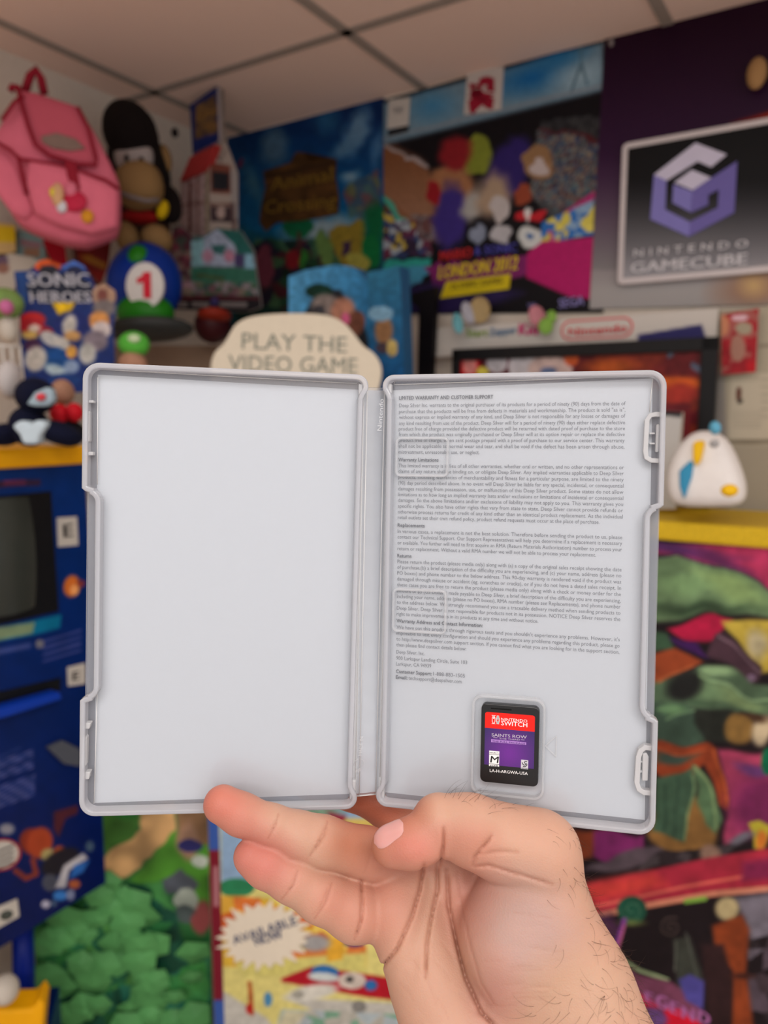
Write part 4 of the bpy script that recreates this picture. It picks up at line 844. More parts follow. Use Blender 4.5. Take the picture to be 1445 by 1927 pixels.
# ---------------------------------------------------------------- bird figure on the gold shelf
pg = PA.shift(.30); go = 0
r = root('bird_figure', P3(1335, 958, 1.3), 'white bird figure with yellow beak and blue wing, sitting on the gold shelf', 'figure')
m_ = MB(); B = PA.shift(.36)
def zb_(x, y): return (1230+x/4.381, 560+y/4.381)
out = [(100, 1450), (150, 1300), (230, 1180), (320, 1105), (420, 1090), (540, 1120), (620, 1200), (700, 1380), (760, 1560), (750, 1680), (690, 1730), (250, 1735), (150, 1700), (105, 1600)]
q = [B.uv(*zb_(*p)) for p in out]; c = np.mean(q, 0); vs = [B.pt(*c, .035), B.pt(*c, -.09)]; rings = [(1.0, -.03), (1.0, 0), (.93, .02), (.7, .032), (.9, -.07)]
n = len(q)
for s_, w_ in rings: vs += [B.pt(*(c+(p-c)*s_), w_) for p in q]
fs = []
for a_, b__ in ((0, 1), (1, 2), (2, 3), (4, 0)):
    fs += [(2+a_*n+i, 2+a_*n+(i+1) % n, 2+b__*n+(i+1) % n, 2+b__*n+i) for i in range(n)]
fs += [(2+3*n+i, 2+3*n+(i+1) % n, 0) for i in range(n)]+[(2+4*n+(i+1) % n, 2+4*n+i, 1) for i in range(n)]
m_.add(vs, fs); L_('bird_body', m_, mat('bird_white', (214, 212, 210), .6), r, smooth=True, sub=1)
yel = mat('bird_yellow', (222, 176, 20), .5)
def Bf(name, pts, m, w0=.015, w1=.045): MB().prism(B, [zb_(*p) for p in pts], w0, w1).build(name, m, r, bevel=.004)
Bf('beak', [(320, 1195), (370, 1175), (415, 1190), (385, 1340), (345, 1395), (320, 1330)], yel); Bf('wing', [(205, 1430), (300, 1340), (325, 1370), (310, 1480), (245, 1665), (210, 1560)], mat('bird_blue', (50, 132, 170), .5), .01, .04)
MB().ell(*zb_(625, 1590), 1.26, 16, 12, .012).build('foot', yel, r, smooth=True); MB().ell(*zb_(500, 1205), 1.27, 9, 8, .008).build('eye', mat('eye_grey', (150, 150, 150)), r, smooth=True)
MB().ell(*zb_(505, 1075), 1.30, 10, 13, .012, 10).build('tuft', mat('tuft_blue', (90, 160, 190)), r, smooth=True)
# ---------------------------------------------------------------- gold-topped display with fantasy artwork
P6 = PA.shift(.33)
r = root('floor_display', P6.pt(P6.uv(1300, 1500)[0], 0), 'large floor display with green, red and magenta artwork under a gold shelf, behind the forearm', 'display')
ua6 = P6.uv(905, 1500)[0]; ub6 = P6.uv(1560, 1300)[0]; zt6 = P6.uv(1330, 1020)[1]
O7, k7 = (1080, 700), 3.21; O8, k8 = (1080, 1250), 2.846
Z7 = lambda *l: [TL(p, O7, k7) for p in l]; Z8 = lambda *l: [TL(p, O8, k8) for p in l]
gr1, gr2, gr3 = (98, 126, 84), (70, 92, 70), (36, 52, 44)
og = (122, 56, 30)
ops = [('W', 9, 44), ('F', (24, 18, 22)), ('P', Z7((-600, 1010), (1300, 1040), (1300, 1420), (900, 1250), (540, 1100), (-600, 1100)), (156, 46, 82), 6), ('E', *TL((600, 1060), O7, k7), 110, 12, (72, 36, 84), 10, 12), ('E', *TL((880, 1140), O7, k7), 60, 10, (90, 36, 80), 28, 12),
 ('P', Z7((300, 1120), (640, 1110), (900, 1180), (1300, 1370), (1300, 1500), (900, 1450), (540, 1490), (300, 1500)), (92, 118, 84), 8), ('E', *TL((950, 1310), O7, k7), 70, 18, (122, 150, 96), 22, 20), ('E', *TL((640, 1300), O7, k7), 50, 16, (108, 140, 96), 0, 16), ('L', Z7((400, 1130), (640, 1105), (900, 1190), (1300, 1360)), 4, (48, 30, 60)), ('E', *TL((750, 1430), O7, k7), 90, 10, (44, 62, 44), 0, 14),
 ('P', Z7((560, 1530), (850, 1470), (980, 1500), (860, 1620), (700, 1610)), (160, 24, 60), 6), ('P', Z7((900, 1510), (1250, 1500), (1250, 1800), (1120, 1800), (930, 1560)), (170, 150, 60), 8), ('E', *TL((1120, 1650), O7, k7), 20, 26, (176, 166, 130), 0, 16), ('P', Z7((560, 1580), (760, 1620), (840, 1720), (640, 1640)), (56, 24, 80), 6), ('P', Z7((400, 1530), (560, 1560), (620, 1660), (400, 1700)), (50, 76, 56), 6),
 ('P', Z7((400, 1740), (620, 1650), (800, 1740), (700, 1800), (540, 1900), (400, 1990)), (136, 62, 34), 6), ('P', Z7((860, 1590), (900, 1575), (1130, 1770), (1110, 1850), (1040, 1880), (820, 1690)), (64, 44, 54), 5), ('L', Z7((880, 1600), (1110, 1800)), 4, (110, 88, 100)), ('E', *TL((1060, 1830), O7, k7), 9, 8, (110, 90, 112)),
 ('P', Z8((300, 150), (600, 60), (720, 0), (900, 60), (1300, 200), (1300, 330), (900, 260), (760, 330), (600, 220), (300, 330)), gr2, 8), ('E', *TL((760, 40), O8, k8), 30, 10, (120, 150, 110), 10, 8), ('E', *TL((860, 180), O8, k8), 60, 14, (110, 134, 92), 22, 10), ('E', *TL((700, 130), O8, k8), 40, 14, (96, 124, 90), 20, 14), ('P', Z8((300, 200), (600, 190), (640, 260), (700, 440), (300, 430)), (52, 72, 60), 8), ('E', *TL((530, 240), O8, k8), 26, 14, (86, 120, 84), 0, 12), ('E', *TL((600, 110), O8, k8), 34, 20, (28, 30, 30), -20, 12),
 ('P', Z8((640, 230), (860, 260), (860, 420), (700, 440), (640, 330)), (32, 36, 32), 8), ('E', *TL((880, 350), O8, k8), 24, 26, (120, 92, 48), 30, 8), ('E', *TL((1000, 350), O8, k8), 20, 24, (170, 156, 128), 0, 10), ('E', *TL((960, 290), O8, k8), 20, 8, (64, 44, 30), 20, 8),
 ('P', Z8((440, 430), (700, 440), (760, 470), (830, 700), (820, 770), (760, 740), (700, 560), (600, 640), (520, 640), (440, 560)), (126, 54, 30), 5), ('P', Z8((770, 470), (1300, 440), (1300, 900), (800, 950), (830, 700)), (150, 56, 86), 10), ('E', *TL((1000, 750), O8, k8), 60, 60, (110, 36, 80), 0, 50), ('E', *TL((960, 560), O8, k8), 30, 12, (90, 50, 100), 10, 10),
 ('E', *TL((585, 870), O8, k8), 66, 58, (118, 86, 46), 0, 10), ('P', Z8((430, 600), (650, 560), (640, 700), (600, 940), (430, 900)), (56, 82, 64), 6), ('P', Z8((650, 540), (700, 620), (790, 820), (760, 890), (700, 840), (650, 740)), (76, 104, 74), 6), ('L', Z8((640, 600), (630, 780), (600, 930)), 3, (104, 132, 92)), ('L', Z8((660, 560), (720, 700), (760, 860)), 4, (116, 140, 96)), ('E', *TL((550, 500), O8, k8), 36, 9, (52, 70, 62), 0, 8), ('L', Z8((480, 640), (500, 900)), 4, (40, 62, 50)), ('L', Z8((560, 600), (550, 920)), 4, (42, 64, 52)), ('L', Z8((740, 480), (800, 620), (815, 740)), 5, (160, 76, 40)), ('L', Z8((450, 470), (700, 480)), 4, (150, 70, 40)), ('L', Z8((680, 60), (900, 150), (1200, 260)), 5, (118, 148, 108)), ('L', Z8((620, 180), (740, 220)), 6, (60, 84, 62)), ('L', Z8((480, 300), (640, 250)), 5, (90, 120, 90)), ('L', Z8((440, 240), (560, 230)), 5, (90, 124, 88)), ('L', Z8((470, 100), (640, 10)), 5, (160, 84, 48)),
 ('E', *TL((1040, 510), O8, k8), 18, 26, (6, 92, 62)), ('P', Z8((940, 850), (1000, 830), (1060, 870), (1030, 1000), (980, 1000)), (170, 160, 50), 4), ('E', *TL((1010, 950), O8, k8), 10, 18, (190, 110, 40), 0, 6),
 ('P', Z8((-200, 900), (180, 900), (110, 1050), (-200, 1150)), (110, 50, 30), 8), ('P', Z8((130, 900), (380, 900), (360, 1000), (200, 1050), (120, 1040)), (110, 36, 90), 8), ('P', Z8((330, 960), (500, 1000), (420, 1060), (180, 1110), (60, 1110)), (76, 66, 74), 6), ('V', Z8((500, 1000), (760, 960), (900, 920), (760, 1040), (500, 1080), (180, 1120)), [(60, 54, 58), (40, 34, 38), (90, 84, 88), (30, 26, 28)], 20, 6), ('E', *TL((720, 1000), O8, k8), 18, 18, (130, 104, 90), 0, 8), ('E', *TL((900, 930), O8, k8), 24, 9, (90, 90, 100), -5, 8),
 ('U',), ('P', Z8((-300, 1260), (60, 1180), (700, 1040), (1300, 940), (1300, 1200), (740, 1240), (400, 1300), (60, 1370), (-300, 1450)), (150, 38, 56), 6), ('P', Z8((-200, 1230), (200, 1150), (420, 1120), (500, 1180), (300, 1240), (-200, 1320)), (190, 60, 56), 24), ('L', Z8((60, 1310), (600, 1190), (1300, 1070)), 6, (196, 90, 80)), ('P', Z8((900, 1060), (1300, 1000), (1300, 1140), (900, 1160)), (110, 30, 64), 14), ('L', Z8((-100, 1390), (400, 1290), (740, 1230), (1300, 1180)), 11, (186, 120, 96)), ('P', Z8((-300, 1200), (0, 1170), (60, 1280), (-300, 1350)), (96, 76, 88), 14), ('L', Z8((600, 1270), (700, 1255)), 9, (110, 150, 60)),
 ('P', Z8((860, 1250), (1300, 1190), (1300, 1500), (950, 1500)), (110, 106, 118), 16), ('V', Z8((930, 1480), (1300, 1380), (1300, 2100), (930, 2100)), [(40, 34, 38), (76, 66, 76), (26, 20, 24), (90, 84, 94), (60, 50, 56)], 60, 8), ('P', Z8((-300, 1400), (200, 1340), (260, 1420), (160, 1560), (-300, 1620)), (70, 40, 70), 18),
 ('E', *TL((310, 1315), O8, k8), 28, 26, (26, 74, 58)), ('L', [TL((310+(8+t*5.5)*math.cos(t), 1315+(8+t*5.5)*math.sin(t)), O8, k8) for t in [i*.5 for i in range(20)]], 1.6, (70, 110, 86)), ('E', *TL((310, 1385), O8, k8), 20, 5, (96, 110, 60), 0, 8),
 ('L', [TL((520+(6+t*5)*math.cos(t), 1410+(6+t*4.6)*math.sin(t)), O8, k8) for t in [i*.5 for i in range(24)]], 2.4, (74, 62, 58)), ('P', Z8((530, 1470), (620, 1460), (700, 1700), (560, 1760)), (52, 56, 50), 8), ('L', Z8((545, 1480), (540, 1640)), 3, (84, 88, 80)), ('L', Z8((600, 1440), (660, 1680)), 3, (76, 80, 74)),
 ('L', Z8((270, 1370), (220, 1530), (260, 1600)), 9, (120, 60, 140)), ('L', Z8((255, 1580), (350, 1640), (500, 1690)), 6, (140, 160, 120)), ('L', Z8((235, 1520), (270, 1400)), 4, (190, 100, 140)),
 ('P', Z8((230, 1590), (340, 1660), (520, 1700), (600, 1760), (700, 1860), (660, 1927), (400, 1927), (300, 1760)), (110, 60, 84), 6), ('P', Z8((560, 1690), (620, 1660), (700, 1700), (690, 1850), (600, 1800)), (72, 68, 140), 6), ('P', Z8((480, 1830), (600, 1850), (760, 2000), (480, 2000)), (196, 20, 44), 6), ('P', Z8((290, 1740), (400, 1790), (460, 1840), (330, 1830)), (200, 30, 60), 6), ('E', *TL((430, 1890), O8, k8), 26, 16, (96, 66, 120), 20, 8),
 ('E', *TL((820, 1310), O8, k8), 22, 22, (170, 156, 116), 20, 8), ('P', Z8((740, 1400), (900, 1340), (940, 1420), (920, 1640), (960, 1927), (980, 2100), (840, 2100), (850, 1640), (760, 1560)), (124, 56, 28), 8), ('P', Z8((680, 1500), (800, 1500), (850, 1700), (830, 2100), (740, 2100)), (42, 26, 28), 10), ('E', *TL((900, 1670), O8, k8), 22, 6, (60, 30, 24), 0, 6), ('N', .08, 12, 3), ('N', .1, 40, 9)]
board('display_artwork', P6, ['uv', [(ua6, zt6), (ub6, zt6), (ub6, .12), (ua6, .12)], 0, 0], .02, ops, r, step=2.6, off=0)
gold = mat('gold_fabric', (196, 164, 30), .45, bump=.8, bs=260, var=.35)
m_ = MB(); zg = P6.uv(1330, 985)[1]
m_.prism(P6, [(ua6, zt6-.002), (ub6, zt6-.002), (ub6, zg), (ua6, zg)], -.26, .012, px=False); L_('gold_shelf', m_, gold, r, bevel=.006)
m_ = MB()
for s_, x, y, x1, y1, h in (('L', 1178, 1900, 1192, 1904, 22), ('E', 1214, 1885, 1228, 1890, 20), ('G', 1236, 1895, 1256, 1901, 24), ('E', 1262, 1905, 1276, 1910, 22), ('N', 1284, 1915, 1306, 1922, 22), ('D', 1314, 1922, 1334, 1930, 22)): text(m_, P6, s_, (x, y), (x1, y1), h, .002, .08)
L_('title_lettering', m_, mat('title_rose', (158, 96, 150)), r)
o = MB().prism(P6, [(ua6+.02, 0), (ub6-.02, 0), (ub6-.02, .12), (ua6+.02, .12)], -.24, -.02, px=False).build('display_base', mat('near_black', (22, 20, 24)), r)
o = MB().prism(P6, [(ua6+.02, .12), (ub6-.02, .12), (ub6-.02, zt6-.004), (ua6+.02, zt6-.004)], -.24, -.022, px=False).build('display_carcass', mat('near_black', (22, 20, 24)), r)
# brown plush high at the right edge
r = root('plush_toy', P3(1440, 215, 1.55), 'dark brown plush toy with tan ear, cut by the upper right edge', 'toy')
MB().ell(1475, 150, 1.6, 48, 66, .06).build('plush_head', mat('fur_brown', (40, 22, 14), .9, bump=.5, bs=300), r, smooth=True)
MB().ell(1424, 138, 1.56, 18, 30, .018, -8).build('plush_ear', mat('fur_tan', (150, 116, 76), .9, bump=.4, bs=300), r, smooth=True)
# ---------------------------------------------------------------- yellow-ground display box, low centre
pv = vert(397, 1.62, 900, 1.42, 1700)
r = root('display_box', pv.pt(pv.uv(640, 1900)[0], 0), 'yellow picture display with white starburst and dark red edge strip, behind the fingers', 'display')
O9, k9 = (60, 1500), 2.258; Z9 = lambda *l: [TL(p, O9, k9) for p in l]
yl = (204, 196, 120)
ops = [('F', yl), ('P', Z9((800, -200), (2000, -200), (2000, 380), (800, 380)), (130, 160, 190), 8), ('E', *TL((870, 385), O9, k9), 34, 18, (40, 120, 80)), ('E', *TL((1180, 60), O9, k9), 60, 16, (110, 140, 120), 0, 10), ('P', Z9((1300, 90), (1500, 90), (1500, 140), (1360, 150)), (190, 170, 90), 4), ('P', Z9((1250, 60), (1340, 80), (1300, 140)), (130, 40, 60), 3),
 ('P', Z9((805, 420), (900, 420), (1300, 560), (1420, 640), (1420, 720), (805, 720)), (206, 160, 60), 5), ('V', Z9((805, 420), (1000, 430), (1420, 620), (1420, 720), (805, 720)), [(206, 160, 60), (200, 110, 50), (220, 190, 90), (190, 90, 40), (206, 170, 60)], 60, 4), ('P', Z9((860, 700), (1420, 660), (1420, 760), (900, 760)), (196, 190, 110), 8),
 ('P', Z9((805, 820), (1000, 940), (1100, 1100), (805, 1100)), (180, 180, 172), 5), ('P', Z9((1060, 770), (1190, 720), (1260, 730), (1900, 820), (1900, 900), (1420, 850), (1060, 785)), (160, 20, 36), 3), ('P', Z9((1060, 850), (1460, 870), (1900, 900), (1900, 1100), (1000, 1100), (1180, 900)), (176, 176, 168), 5), ('E', *TL((1190, 830), O9, k9), 50, 14, (200, 200, 190), -10, 6), ('E', *TL((1130, 840), O9, k9), 12, 8, (150, 150, 140)), ('E', *TL((1390, 890), O9, k9), 14, 12, (120, 120, 116)),
 ('E', *TL((1245, 745), O9, k9), 26, 14, (40, 100, 160), 5), ('E', *TL((1240, 765), O9, k9), 30, 8, (190, 200, 200), 5), ('E', *TL((1440, 800), O9, k9), 12, 10, (40, 100, 160)), ('P', Z9((1250, 600), (1330, 600), (1320, 690), (1255, 700)), (210, 160, 50), 3), ('E', *TL((1370, 620), O9, k9), 20, 8, (30, 50, 110)), ('E', *TL((1360, 780), O9, k9), 26, 16, (190, 180, 170)), ('E', *TL((1350, 775), O9, k9), 8, 6, (60, 60, 60)),
 ('L', Z9((925, 790), (935, 920)), 9, (160, 84, 40)), ('E', *TL((925, 900), O9, k9), 8, 10, (170, 40, 34)), ('E', *TL((1003, 860), O9, k9), 8, 14, (70, 130, 170)), ('V', Z9((1060, 900), (1700, 930), (1700, 1100), (1000, 1100)), [(176, 176, 168), (160, 160, 150), (80, 140, 110), (150, 170, 180)], 50, 5, .7), ('E', *TL((1200, 620), O9, k9), 30, 16, (150, 150, 150), 0, 8), ('N', .06, 8, 4)]
zt = pv.uv(420, 1400)[1]; u0 = pv.uv(397, 1700)[0]; us = pv.uv(416, 1700)[0]; u1 = pv.uv(930, 1700)[0]
board('picture_panel', pv, ['uv', [(us, zt), (u1, zt), (u1, .05), (us, .05)], 0, 0], .04, ops, r, off=0, side=(190, 180, 160))
board('edge_strip', pv, ['uv', [(u0, zt), (us, zt), (us, .05), (u0, .05)], 0, 0], .04, [('F', (52, 84, 156)), ('P', [(390, 1600), (420, 1600), (420, 1882), (390, 1882)], (112, 24, 40), 4), ('P', [(402, 1630), (410, 1630), (412, 1706), (402, 1706)], (160, 110, 116), 3)], r, off=0, side=(60, 40, 60))
c_ = np.array(TL((985, 590), O9, k9)); pts = []
for i in range(44):
    t = 2*math.pi*i/44; f_ = (1.0, .76)[i % 2]*(1+.06*math.sin(i*2.3)); pts.append((c_[0]+90*f_*math.cos(t), c_[1]+66*f_*math.sin(t)-4*math.cos(t)))
MB().prism(pv, pts, .0, .004).build('starburst', mat('burst_white', (214, 206, 188), .6), r)
m_ = MB(); text(m_, pv, 'AVAILABLE', TL((860, 628), O9, k9), TL((1130, 540), O9, k9), 15, .005, .03, shear=.1); text(m_, pv, 'NOW', TL((955, 632), O9, k9), TL((1070, 598), O9, k9), 15, .005, .05); L_('burst_lettering', m_, mat('navy_letter', (40, 56, 100)), r)
# ---------------------------------------------------------------- garden display, low left
pv = vert(30, 1.80, 397, 1.86, 1700)
r = root('garden_display', pv.pt(pv.uv(230, 1900)[0], 0), 'green leafy garden display with sandy path, between the blue kiosk and yellow display', 'display')
g1_ = [(30, 84, 50), (44, 104, 56), (24, 66, 50), (60, 118, 60), (20, 58, 46), (36, 92, 70)]
ops = [('W', 5, 20), ('F', (36, 84, 44)), ('P', Z9((250, -100), (500, -100), (450, 160), (300, 240), (250, 240)), (54, 96, 40), 6), ('E', *TL((400, 40), O9, k9), 40, 20, (30, 92, 40), 0, 8), ('P', Z9((420, -100), (600, -100), (610, 150), (420, 330), (340, 370), (250, 370), (300, 250), (470, 140)), (168, 134, 90), 5), ('P', Z9((600, 150), (760, 100), (760, 500), (600, 400), (420, 350)), (66, 122, 40), 6), ('P', Z9((610, -60), (760, -60), (760, 200), (620, 200)), (120, 92, 66), 8), ('E', *TL((665, 190), O9, k9), 22, 34, (140, 110, 90), 0, 10), ('E', *TL((680, 210), O9, k9), 24, 12, (40, 40, 90)), ('E', *TL((715, 270), O9, k9), 16, 10, (150, 160, 150)),
 ('P', Z9((550, 370), (590, 330), (640, 310), (690, 350), (715, 370), (690, 405), (570, 420)), (66, 72, 80), 3), ('E', *TL((655, 450), O9, k9), 20, 26, (130, 140, 130)), ('E', *TL((650, 500), O9, k9), 24, 16, (60, 70, 70)), ('E', *TL((720, 510), O9, k9), 18, 30, (120, 60, 60), 0, 8),
 ('P', Z9((-100, 600), (200, 470), (330, 380), (560, 370), (600, 470), (640, 640), (760, 600), (760, 1100), (-100, 1100)), (26, 74, 50), 8), ('V', Z9((-100, 600), (200, 470), (330, 380), (560, 370), (600, 470), (640, 640), (760, 600), (760, 1100), (-100, 1100)), g1_, 170, 14, .85), ('V', Z9((0, 600), (250, 500), (420, 600), (470, 800), (200, 850), (0, 800)), [(70, 140, 74), (54, 120, 60), (40, 100, 70), (90, 150, 70)], 60, 15, .7), ('V', Z9((380, 800), (750, 700), (750, 1000), (380, 1000)), [(70, 150, 76), (60, 130, 60), (40, 110, 90), (84, 150, 70)], 50, 16, .8), ('E', *TL((510, 700), O9, k9), 24, 30, (10, 48, 36), 0, 16), ('E', *TL((130, 560), O9, k9), 50, 14, (96, 160, 96), -20, 16), ('E', *TL((460, 495), O9, k9), 10, 10, (150, 160, 130)), ('N', .2, 26, 8), ('N', .2, 50, 2)]
zt = pv.uv(200, 1430)[1]
board('garden_panel', pv, ['uv', [(pv.uv(60, 1700)[0], zt), (pv.uv(395, 1700)[0], zt), (pv.uv(395, 1700)[0], .05), (pv.uv(60, 1700)[0], .05)], 0, 0], .02, ops, r, off=0, g=1.6)
m_ = MB(); rs = np.random.RandomState(3)
leafm = mat('leaf_green', (86, 152, 88), .5, var=.5, bs=9)
ua, ub = pv.uv(20, 1700)[0], pv.uv(392, 1700)[0]
leaves = []
for i in range(64):
    x = rs.uniform(80, 375); ylim = 1700-60*math.exp(-((x-200)/70)**2)+(20 if x > 330 else 0); y = rs.uniform(ylim, 1990); leaves.append((x, y))
for x, y in leaves:
    u, v = pv.uv(x, y); R_ = rs.uniform(.028, .05); a0 = rs.uniform(0, 6.28); pts = []
    for k in range(10): t = a0+2*math.pi*k/10; q_ = R_*(1.0 if k % 2 == 0 else .82); pts.append((u+q_*math.cos(t), v+q_*math.sin(t)*.8))
    w = rs.uniform(.004, .03); cen = pv.pt(u, v, w+.010); tl = rs.uniform(-.35, .35); vs = [cen]+[pv.pt(a_, b__, w+tl*(b__-v)) for a_, b__ in pts]
    m_.add(vs, [(0, 1+k, 1+(k+1) % 10) for k in range(10)])
o = m_.build('leaf_relief', leafm, r); o['kind'] = 'stuff'; s_ = o.modifiers.new('s', 'SOLIDIFY'); s_.thickness = .0015
# ---------------------------------------------------------------- left-hand wall
Z1 = lambda x, y: (x/3.01, 80+y/3.01)
K1 = 5.354
ZK = lambda x, y: (x/K1, 380+y/K1)
ZH = lambda x, y: (300+x/4.19, 150+y/4.19)
pink = mat('pink_fabric', (196, 98, 118), .85, bump=.25, bs=40, var=.08); rose = mat('rose_fabric', (168, 74, 90), .85, bump=.2, bs=40); redt = mat('red_trim', (124, 14, 34), .7)
# pink backpack: built in a plane facing the room, slightly turned
BP = vert(0, 1.60, 225, 1.66, 300)
r = root('backpack', P3(110, 460, 1.63), 'pink backpack with dark red piping, hanging at the upper left edge', 'backpack')
def puffy(pl, pts, w0, w1, px=True, inset=.82):
    q = [pl.uv(*p, w1) for p in pts]; ar = sum(q[i-1][0]*q[i][1]-q[i][0]*q[i-1][1] for i in range(len(q)))
    if ar < 0: q = q[::-1]
    c = np.mean(q, 0); n = len(q); lv = [(.93, w0), (1, w0+(w1-w0)*.3), (1, w0+(w1-w0)*.7), (.93, w1-(w1-w0)*.06), (.6, w1), ]
    vs = []; fs = []
    for s_, w in lv: vs += [pl.pt(*(c+(p-c)*s_), w) for p in q]
    for a in range(len(lv)-1): fs += [(a*n+i, a*n+(i+1) % n, (a+1)*n+(i+1) % n, (a+1)*n+i) for i in range(n)]
    vs.append(pl.pt(*c, w1)); fs += [((len(lv)-1)*n+i, (len(lv)-1)*n+(i+1) % n, len(vs)-1) for i in range(n)]; fs.append(tuple(range(n-1, -1, -1)))
    return MB().add(vs, fs)
puffy(BP, chaikin([Z1(*p) for p in [(-60, 520), (0, 420), (60, 280), (160, 270), (440, 350), (540, 500), (640, 700), (680, 800), (672, 1060), (600, 1100), (440, 1150), (180, 1060), (80, 1000), (20, 900), (-60, 700)]], 1), -.10, 0).build('bag_body', pink, r, smooth=True)
puffy(BP, [Z1(*p) for p in [(100, 265), (200, 280), (440, 360), (500, 480), (545, 660), (540, 690), (440, 690), (270, 640), (190, 570), (150, 440)]], -.002, .014).build('front_flap', rose, r, smooth=True)
puffy(BP, [Z1(*p) for p in [(150, 660), (300, 680), (440, 720), (600, 790), (668, 830), (665, 1040), (520, 1080), (330, 1030), (190, 960), (140, 800)]], -.01, .022).build('front_pocket', pink, r, smooth=True)
puffy(BP, [Z1(*p) for p in [(-60, 600), (30, 620), (90, 700), (160, 860), (190, 960), (140, 1000), (60, 960), (-60, 800)]], -.03, .008).build('side_pocket', pink, r, smooth=True)
def Bt(pts, rad, w=.016): return MB().tube([BP.pt(*BP.uv(*Z1(*p), w), w) for p in pts], rad, 7)
for pts in ([(100, 270), (130, 380), (160, 480), (200, 580), (280, 640), (440, 690), (545, 695), (545, 650), (500, 480), (440, 365)], [(-30, 560), (60, 610), (110, 660), (300, 690), (420, 720), (600, 780), (670, 830)], [(10, 440), (80, 340), (130, 300)], [(100, 640), (130, 760), (150, 860)]):
    Bt(pts, .004, .018).build('piping', redt, r, smooth=True)
Bt([(140, 280), (170, 190), (205, 155), (230, 200), (250, 290)], .009, -.02).build('hanging_loop', redt, r, smooth=True)
Bt([(60, 275), (70, 250), (100, 256), (120, 290)], .007, 0).build('shoulder_strap', redt, r, smooth=True)
MB().prism(BP, [Z1(*p) for p in [(365, 665), (430, 680), (455, 830), (420, 850), (380, 760)]], .02, .026).build('flap_strap', redt, r, bevel=.002)
MB().prism(BP, [Z1(*p) for p in [(230, 530), (320, 510), (430, 545), (485, 600), (400, 612), (300, 598), (240, 565)]], .012, .019).build('name_patch', mat('patch_grey', (112, 92, 84), .6, var=.3, bs=120), r, bevel=.002)
for x, y, rx, ry, c, nm in ((325, 860, 12, 22, (190, 150, 110), 'tan'), (300, 850, 6, 10, (200, 180, 60), 'yellow'), (350, 930, 10, 12, (120, 130, 140), 'grey'), (420, 900, 24, 20, (170, 30, 60), 'crimson'), (495, 985, 12, 13, (190, 130, 30), 'amber'), (400, 830, 12, 14, (190, 100, 120), 'rose')):
    a, b_ = Z1(x, y); dd_ = (BP.pt(*BP.uv(a, b_, .024), .024)-CAM)@FW; MB().ell(a, b_, dd_, rx, ry, .008).build(nm+'_badge', mat('badge_'+nm, c, .6, var=.25, bs=90), r, smooth=True)
# straps and boxes below the backpack
sv = vert(0, 1.80, 220, 1.92, 500)
o = MB().prism(sv, [ZK(*p) for p in [(440, 340), (650, 380), (680, 640), (600, 640), (520, 580), (440, 420)]], -.02, 0).build('red_pennant', mat('pennant_red', (156, 10, 30), .7), None, bevel=.002); tag(o, 'crimson fabric strap end hanging below the pink backpack', 'strap')
o = board('orange_box', sv, [ZK(*p) for p in [(760, 420), (1120, 400), (1090, 640), (1020, 830), (900, 700), (780, 560)]], .06, [('F', (104, 14, 14)), ('P', [ZK(*p) for p in [(800, 540), (900, 530), (1080, 620), (1060, 690), (860, 600)]], (150, 96, 30), 5), ('P', [ZK(*p) for p in [(900, 690), (1080, 690), (1040, 830), (980, 810)]], (130, 24, 16), 5)], off=0, side=(90, 14, 14)); tag(o, 'dark red box with orange stripe, right of the crimson strap', 'box')
o = board('yellow_box', sv, [ZK(*p) for p in [(-60, 200), (150, 230), (160, 500), (100, 520), (-60, 520)]], .05, [('F', (180, 150, 96)), ('P', [ZK(*p) for p in [(-60, 240), (160, 250), (155, 410), (-60, 400)]], (190, 160, 10), 4)], off=.02, side=(160, 140, 90)); tag(o, 'box with bright yellow band, at the left edge under the backpack', 'box')
o = board('striped_box', sv, [ZK(*p) for p in [(170, 290), (240, 290), (450, 380), (450, 640), (170, 660)]], .05, [('F', (120, 150, 150)), ('P', [ZK(*p) for p in [(200, 370), (420, 420), (400, 470), (210, 440)]], (150, 110, 116), 4), ('P', [ZK(*p) for p in [(240, 460), (400, 470), (400, 560), (240, 540)]], (150, 110, 84), 4)], off=-.01, side=(100, 120, 124)); tag(o, 'pale teal box with pink stripe, right of the yellow banded box', 'box')
o = board('white_carton', sv, [ZK(*p) for p in [(-60, 560), (120, 520), (320, 560), (390, 600), (300, 680), (140, 880), (-60, 880)]], .06, [('F', (172, 164, 152)), ('E', *ZK(20, 600), 12, 14, (90, 70, 90), 0, 4), ('E', *ZK(30, 670), 12, 10, (130, 90, 76), 0, 4)], off=.03, side=(150, 145, 136)); tag(o, 'off white carton at the left edge above the green toy', 'box')
